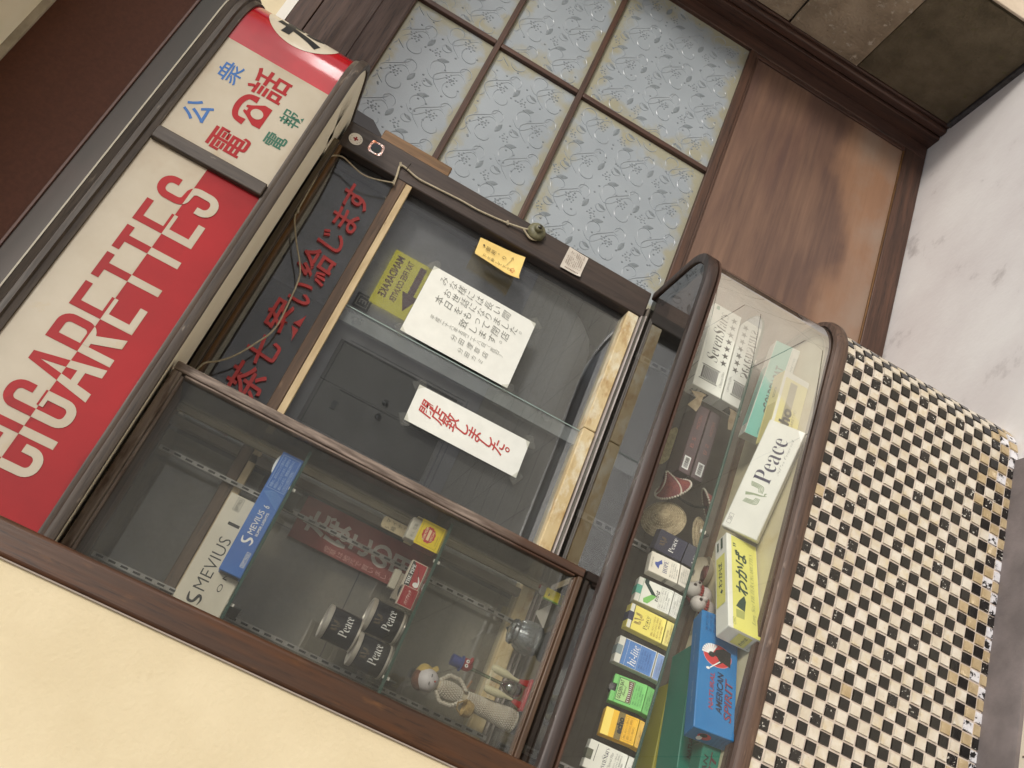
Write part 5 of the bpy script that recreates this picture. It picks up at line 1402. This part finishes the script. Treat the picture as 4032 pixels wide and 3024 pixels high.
# tins
TIN = material('tin black', rgb(30, 30, 38), rgb(24, 24, 30), ns=20, rough=.35)
SILV = material('tin rim', rgb(214, 210, 202), rgb(196, 184, 168), ns=8, sc=(1, 1, .2), rough=.3, metal=.45)
def tin(label, x, y, z, rot, off):
    t = thing('tobacco_tin', label, 'tin', (x, y, z), 'black tobacco tins on the lower glass shelf')
    r, h = .0345, .073
    MB().lathe([(0, .002), (r - .002, .002), (r - .002, .0035), (r, .004), (r, h - .011), (r - .001, h - .010)], n=36).build('body', TIN, t)
    MB().lathe([(r - .001, h - .010), (r + .001, h - .009), (r + .001, h - .001), (r, h), (r - .004, h), (r - .005, h - .002), (0, h - .002)], n=36).build('lid', SILV, t)
    MB().lathe([(r - .003, 0), (r + .0008, 0), (r + .0012, .002), (r + .0008, .004), (r - .001, .0045)], n=36).build('base_rim', SILV, t)
    def wrap(items, m, nm):
        mb = MB()
        for vs, fs in items:
            mb.add([((r + .0004) * math.sin(rot + a / r), -(r + .0004) * math.cos(rot + a / r), b) for a, b in vs], fs)
        mb.build(nm, m, t)
    gv, gf = glyphs(serif('Peace'), bold=-.012)
    x0, x1, y0, y1 = bbox(gv)
    wrap([([(-.018 + (a - x0) / (x1 - x0) * .044, .020 + (b - y0) / (y1 - y0) * .019) for a, b in gv], gf)], WHT, 'lettering')
    q = Print(Frame((0, 0, 0), (1, 0, 0), (0, 1, 0)), 0); emblem(-.004, .050, .019)(q)
    wrap([([(v[0], v[1]) for v in q.mb.v], q.mb.f)], flat('faded gold', rgb(112, 98, 80), .5), 'emblem')
tin('black tobacco tin of the lower pair, nearer the matchboxes', .405, -.105, 1.2452, -.10, 0)
tin('black tobacco tin of the lower pair, nearer the wooden post', .330, -.118, 1.2452, -.05, 0)
tin('black tobacco tin stacked on top of the other two', .357, -.100, 1.3185, -.06, 0)
# tobacco box, matches, tag
PY = flat('box yellow', rgb(236, 208, 36), .4)
t = thing('tobacco_box', 'yellow tobacco box with a red badge and a white packet inside on the shelf edge', 'box', (.568, -.153, 1.2452))
MB().box(0, .056, 0, .002, 0, .054).build('front', PY, t)
MB().box(0, .0015, .0021, .040, 0, .050).build('side', material('box red', rgb(140, 40, 44), rgb(120, 30, 36), ns=40, rough=.5), t)
MB().box(.0545, .056, .0021, .040, 0, .066).build('side', flat('box cream', rgb(200, 186, 150), .5), t)
MB().box(.0016, .0544, .038, .040, 0, .068).build('back', flat('box cream', rgb(200, 186, 150), .5), t)
MB().box(.004, .052, .006, .034, .001, .074).build('packet', material('white packet', rgb(206, 200, 186), rgb(186, 180, 166), ns=40, rough=.6), t, .002)
pr = Print(Frame((0, .0055, 0), (1, 0, 0), (0, 0, 1)), .0004); pr.text('めん 花葉', .010, .058, .03, .008); pr.build('packet_print', GRYP, t)
pr = Print(Frame((0, -.0001, 0), (1, 0, 0), (0, 0, 1)), .0003)
pr.poly([((.028 + (.0205 if k % 2 else .0185) * math.cos(PI * k / 12) * .92), .030 + (.0155 if k % 2 else .014) * math.sin(PI * k / 12)) for k in range(24)]); pr.build('badge', REDP, t)
pr = Print(Frame((0, -.0004, 0), (1, 0, 0), (0, 0, 1)), .0003); pr.text('POM POM', .014, .035, .028, .0055, bold=.03); pr.text('SPECIAL', .016, .0195, .024, .0045, bold=.02); pr.rect(.016, .040, .0265, .0325); pr.build('badge_lettering', flat('badge cream', rgb(240, 214, 170), .5), t)
pr = Print(Frame((0, -.0001, 0), (1, 0, 0), (0, 0, 1)), .0003); pr.frame_rect(.004, .052, .005, .050, .0004); pr.text('AMSTERDAM', .012, .0085, .022, .002); pr.build('border', flat('border brown', rgb(110, 90, 20), .5), t)
t = thing('price_tag', 'pale handwritten price tag standing behind the yellow tobacco box', 'tag', (.594, -.105, 1.335))
MB().prism([(-.013, -.04), (.013, -.04), (.013, .032), (.009, .036), (-.009, .036), (-.013, .032)], Frame((0, 0, 0), (1, 0, 0), (0, 0, 1)), .001).build('card', material('tag card', rgb(190, 174, 140), rgb(176, 160, 128), ns=30, rough=.8), t)
pr = Print(Frame((0, 0, 0), (1, 0, 0), (0, 0, 1)), .0004); pr.column('マイナス', .001, .030, .010, .0135, bold=.0); pr.column('5箱', -.011, .028, .010, .0135); pr.build('writing', flat('tag ink', rgb(70, 64, 50), .6), t)
t = thing('match_box', 'large red and black matchbox with a white pipe drawing', 'matchbox', (.483, -.135, 1.2452), 'matchboxes on the lower glass shelf')
MB().box(0, .057, 0, .018, 0, .036).build('sleeve', flat('matchbox cream', rgb(214, 204, 186), .45), t, .001)
pr = Print(Frame((0, 0, 0), (1, 0, 0), (0, 0, 1)), .0004); pr.rect(.002, .055, .002, .034); pr.build('red_panel', flat('match red', rgb(168, 44, 56), .4), t)
pr = Print(Frame((0, 0, 0), (1, 0, 0), (0, 0, 1)), .0008); pr.poly([(.002, .022), (.046, .024), (.055, .030), (.055, .034), (.002, .034)]); pr.stroke([(.026, .012), (.036, .014), (.050, .019)], [.0014, .001, .0008], 3); pr.build('black_panel', BLK, t)
pr = Print(Frame((0, 0, 0), (1, 0, 0), (0, 0, 1)), .0012); pr.text(serif('THE PIPE'), .005, .0245, .044, .0075, bold=.01); pr.disc(.010, .010, .0055, .0065); pr.stroke([(.010, .006), (.018, .006), (.028, .011)], [.004, .0035, .0015], 4); pr.build('lettering', WHT, t)
t = thing('match_box', 'plain crimson matchbox with slanted white writing below the pipe matchbox', 'matchbox', (.439, -.150, 1.2452), 'matchboxes on the lower glass shelf')
MB().box(0, .043, 0, .016, 0, .034).build('sleeve', flat('matchbox pale', rgb(204, 186, 170), .45), t, .001)
pr = Print(Frame((0, 0, 0), (1, 0, 0), (0, 0, 1)), .0004); pr.rect(.0015, .0415, .0015, .0325); pr.build('red_panel', flat('match crimson', rgb(150, 26, 40), .4), t)
pr = Print(Frame((0, 0, 0), (1, 0, 0), (0, 0, 1)), .0008); pr.text('パイプマッチ', .006, .013, .030, .008, bold=.02, shear=.2); pr.build('lettering', flat('match cream', rgb(226, 206, 196), .5), t)
t = thing('match_box', 'worn black and white matchbox lying behind the pipe matchbox', 'matchbox', (.462, -.075, 1.2452), 'matchboxes on the lower glass shelf')
MB().box(0, .058, 0, .02, 0, .036).build('sleeve', flat('matchbox dim', rgb(150, 140, 124), .5), t, .001)
MB().box(.020, .062, .004, .018, .0365, .052).build('tray', flat('tray pale', rgb(190, 182, 164), .5), t, .001)
pr = Print(Frame((0, 0, 0), (1, 0, 0), (0, 0, 1)), .0004); pr.disc(.024, .018, .020, .011); pr.build('black_panel', BLK, t)
pr = Print(Frame((0, 0, 0), (1, 0, 0), (0, 0, 1)), .0008); pr.text('THE PIPE', .010, .014, .028, .007); pr.build('lettering', GRYP, t)
# red banner hung against the window inside the cabinet
t = thing('red_banner', 'faded red banner with white brush writing hanging behind the cabinet shelves', 'banner', (.555, .010, 1.39))
MB().box(-.05, .05, 0, .001, -.17, .14).build('cloth', material('banner red', rgb(132, 62, 58), rgb(116, 50, 48), ns=30, rough=.85), t)
pr = Print(Frame((0, -.0005, 0), (1, 0, 0), (0, 0, 1)), .0004); pr.column('たばこの日', -.026, .125, .054, .054, .002, bold=.035); pr.build('writing', flat('banner white', rgb(176, 168, 160), .7), t)
pr = Print(Frame((0, -.0005, 0), (1, 0, 0), (0, 0, 1)), .0004); pr.column('煙草は地元で買いましょう', -.046, .06, .014, .0155, .001); pr.build('small_writing', flat('banner pink', rgb(186, 140, 134), .7), t)
# beaded doll, drinking bird, glass pot, lighter on the cabinet floor
t = thing('bead_doll', 'doll in a pearl bead dress with yellow headscarf and little basket on the cabinet floor', 'doll', (.335, -.115, .9465))
mb = MB()
for k in range(22):
    z = .004 + k * .0052; r = .022 - .008 * (k / 22)
    beadring(mb, lambda u: (r * math.cos(2 * PI * u + k * .15), r * math.sin(2 * PI * u + k * .15), z), 26, .0027)
for k in range(10):
    z = .128 + k * .0052; r = .013 + .004 * math.sin(PI * k / 9)
    beadring(mb, lambda u: (r * math.cos(2 * PI * u + k * .15), r * math.sin(2 * PI * u + k * .15), z), 20, .0026)
stuff(mb.build('bead_dress', PEARL, t))
MB().lathe([(.0, .0), (.021, .0), (.019, .06), (.013, .12), (.012, .13), (.016, .15), (.012, .178), (.006, .186), (.0, .188)], n=20).build('body', flat('doll cloth', rgb(180, 168, 146), .8), t)
mb = MB()
for s in (-1, 1):
    P_ = [(s * .013, -.004, .178), (s * .028, -.008, .165), (s * .027, -.014, .142), (s * .012, -.020, .126)]
    for k in range(12):
        u = k / 11 * 3; i = min(2, int(u)); f = u - i
        mb.ball([P_[i][q] * (1 - f) + P_[i + 1][q] * f for q in range(3)], .0046, 7)
stuff(mb.build('arm_bead', PEARL, t))
MB().ball((.0, -.004, .205), .0235, 18, sq=(1, 1, 1.02)).build('head', flat('doll face', rgb(206, 200, 200), .4), t)
MB().ball((-.002, .004, .216), .0235, 16, sq=(1.02, .95, .8)).build('hair', material('doll hair', rgb(116, 72, 54), rgb(86, 52, 40), ns=90, rough=.7), t)
MB().ball((.010, .006, .214), .0235, 14, sq=(.9, 1.0, .75)).prism([(.016, .214), (.034, .196), (.028, .190), (.018, .196)], Frame((0, -.006, 0), (1, 0, 0), (0, 0, 1)), .012).build('headscarf', flat('scarf yellow', rgb(186, 160, 92), .7), t)
mb = MB()
for (a, b) in ((-.008, .204), (.008, .204)): mb.tube([(a - .003, -.0272, b - .001), (a + .003, -.0275, b + .0005)], .0009, 5)
mb.build('eye', BLK, t)
MB().ball((0, -.0274, .1935), .0022, 8, sq=(1, .5, 1)).build('mouth', flat('mouth red', rgb(170, 70, 60), .5), t)
MB().lathe([(.004, 0), (.014, .004), (.018, .016), (.0175, .022), (.015, .017), (.0, .010)], (-.022, -.030, .098), 18).build('basket', material('basket', rgb(176, 150, 98), rgb(140, 114, 70), ns=160, rough=.8, bump=.5, bs=250), t)
MB().tube([(-.038, -.03, .118), (-.030, -.03, .132), (-.018, -.03, .134), (-.006, -.03, .118)], .0016, 6).build('basket_handle', flat('handle straw', rgb(150, 124, 78), .7), t)
MB().tube([(.008, -.018, .128), (.022, -.020, .124), (.034, -.020, .121)], .0022, 6).build('stick', flat('stick', rgb(150, 112, 84), .7), t)
t = thing('drinking_bird', 'glass drinking bird toy with blue hat and red feet beside the bead doll', 'toy', (.388, -.140, .9465))
RD = material('flocked red', rgb(166, 36, 44), rgb(140, 26, 36), ns=150, rough=.7, bump=.3, bs=300)
MB().box(-.034, .034, -.012, .012, 0, .008).build('foot', flat('bird red', rgb(170, 36, 36), .35), t, .003)
IV = flat('bird ivory', rgb(206, 198, 164), .4)
for s in (-1, 1):
    MB().prism([(s * .030, .0082), (s * .016, .0082), (s * .017, .026), (s * .024, .030)], Frame((0, -.004, 0), (1, 0, 0), (0, 0, 1)), .006).build('foot_post', flat('bird red', rgb(170, 36, 36), .35), t)
    MB().tube([(s * .020, -.004, .030), (s * .020, -.004, .044), (s * .021, -.004, .062), (s * .022, -.004, .084), (s * .022, -.004, .094)], [.0028, .004, .0085, .0085, .005], 10).build('leg', IV, t)
MB().tube([(-.028, -.006, .090), (.028, -.006, .090)], .0014, 6).build('pivot', IV, t)
BG = glass('bird glass', (.66, .78, .68, 1), 1.6, .12)
MB().lathe([(.0, .018), (.010, .020), (.0155, .030), (.0165, .040), (.013, .052), (.006, .060), (.0035, .066), (.0035, .135)], (.0, -.004, 0), 18).build('glass_tube', BG, t)
MB().lathe([(.0, .0195), (.010, .021), (.0145, .030), (.0148, .034), (.0, .0345)], (.0, -.004, 0), 18).build('red_liquid', flat('liquid', rgb(104, 20, 50), .15), t)
MB().ball((.003, -.004, .148), .0135, 14, sq=(1.0, .95, 1.15)).ball((.012, -.016, .142), .0055, 10, sq=(1.5, 1.2, .7)).build('head', RD, t)
MB().lathe([(.0, .157), (.0165, .157), (.0165, .159), (.0115, .160), (.0118, .180), (.0, .181)], (.001, -.004, 0), 20).build('hat', material('hat blue', rgb(60, 74, 140), rgb(48, 58, 116), ns=100, rough=.6), t)
for s in (-1, 1): MB().lathe([(.0, .0), (.0036, .0), (.0036, .0012), (.0, .0012)], (.0035 + s * .0045, -.0158, .149), 14, axis='-y').build('eye', WHT, t)
for s in (-1, 1): MB().lathe([(.0, .0013), (.0016, .0013), (.0016, .0018), (.0, .0018)], (.0035 + s * .0045, -.0158, .149), 10, axis='-y').build('pupil', BLK, t)
t = thing('glass_pot', 'small ribbed clear glass pot between the drinking bird and the lighter', 'pot', (.508, -.098, .9465))
PG = glass('pot glass', (.86, .89, .90, 1), 1.6, .10, .08, .10, (.62, .66, .70, 1))
mb = MB().lathe([(.0, .001), (.026, .001), (.033, .008), (.036, .024), (.033, .044), (.027, .056), (.026, .060), (.029, .064), (.027, .064), (.024, .058), (.030, .044), (.033, .024), (.030, .009), (.0, .005)], n=36)
mb.build('pot', PG, t)
mb = MB()
for k in range(26):
    a = 2 * PI * k / 26
    mb.tube([(.036 * math.cos(a), .036 * math.sin(a), .020), (.0338 * math.cos(a), .0338 * math.sin(a), .044), (.0275 * math.cos(a), .0275 * math.sin(a), .056)], .0014, 5)
stuff(mb.build('rib', PG, t))
MB().lathe([(.0, .0645), (.029, .0645), (.027, .070), (.012, .076), (.006, .078), (.0, .084)], n=26).build('lid', PG, t)
t = thing('lighter', 'small yellow gas lighter near the right corner of the cabinet floor', 'lighter', (.598, -.125, .9465))
MB().box(0, .024, 0, .011, 0, .036).build('body', material('lighter yellow', rgb(222, 204, 40), rgb(210, 190, 30), ns=10, rough=.3), t, .003)
MB().box(-.0012, .0002, .0, .011, .0, .036).build('green_side', flat('lighter green', rgb(120, 170, 50), .3), t)
MB().box(.002, .022, .001, .010, .0362, .050).build('metal_hood', METAL, t, .002)
MB().box(.015, .023, .001, .010, .050, .053).build('thumb_piece', flat('lighter red', rgb(140, 40, 36), .4), t, .001)
pr = Print(Frame((0, 0, 0), (1, 0, 0), (0, 0, 1)), .0004); pr.rect(.006, .012, .026, .0285); pr.build('print', BLK, t)
t = thing('folded_card', 'small folded white card behind the yellow lighter', 'card', (.575, -.085, .9465))
MB().prism([(-.03, 0), (.03, 0), (.0, .03)], Frame((0, 0, 0), (1, 0, 0), (0, .5, 1)), .001).build('card', material('dull card', rgb(170, 164, 152), rgb(150, 144, 134), ns=20, rough=.8), t)
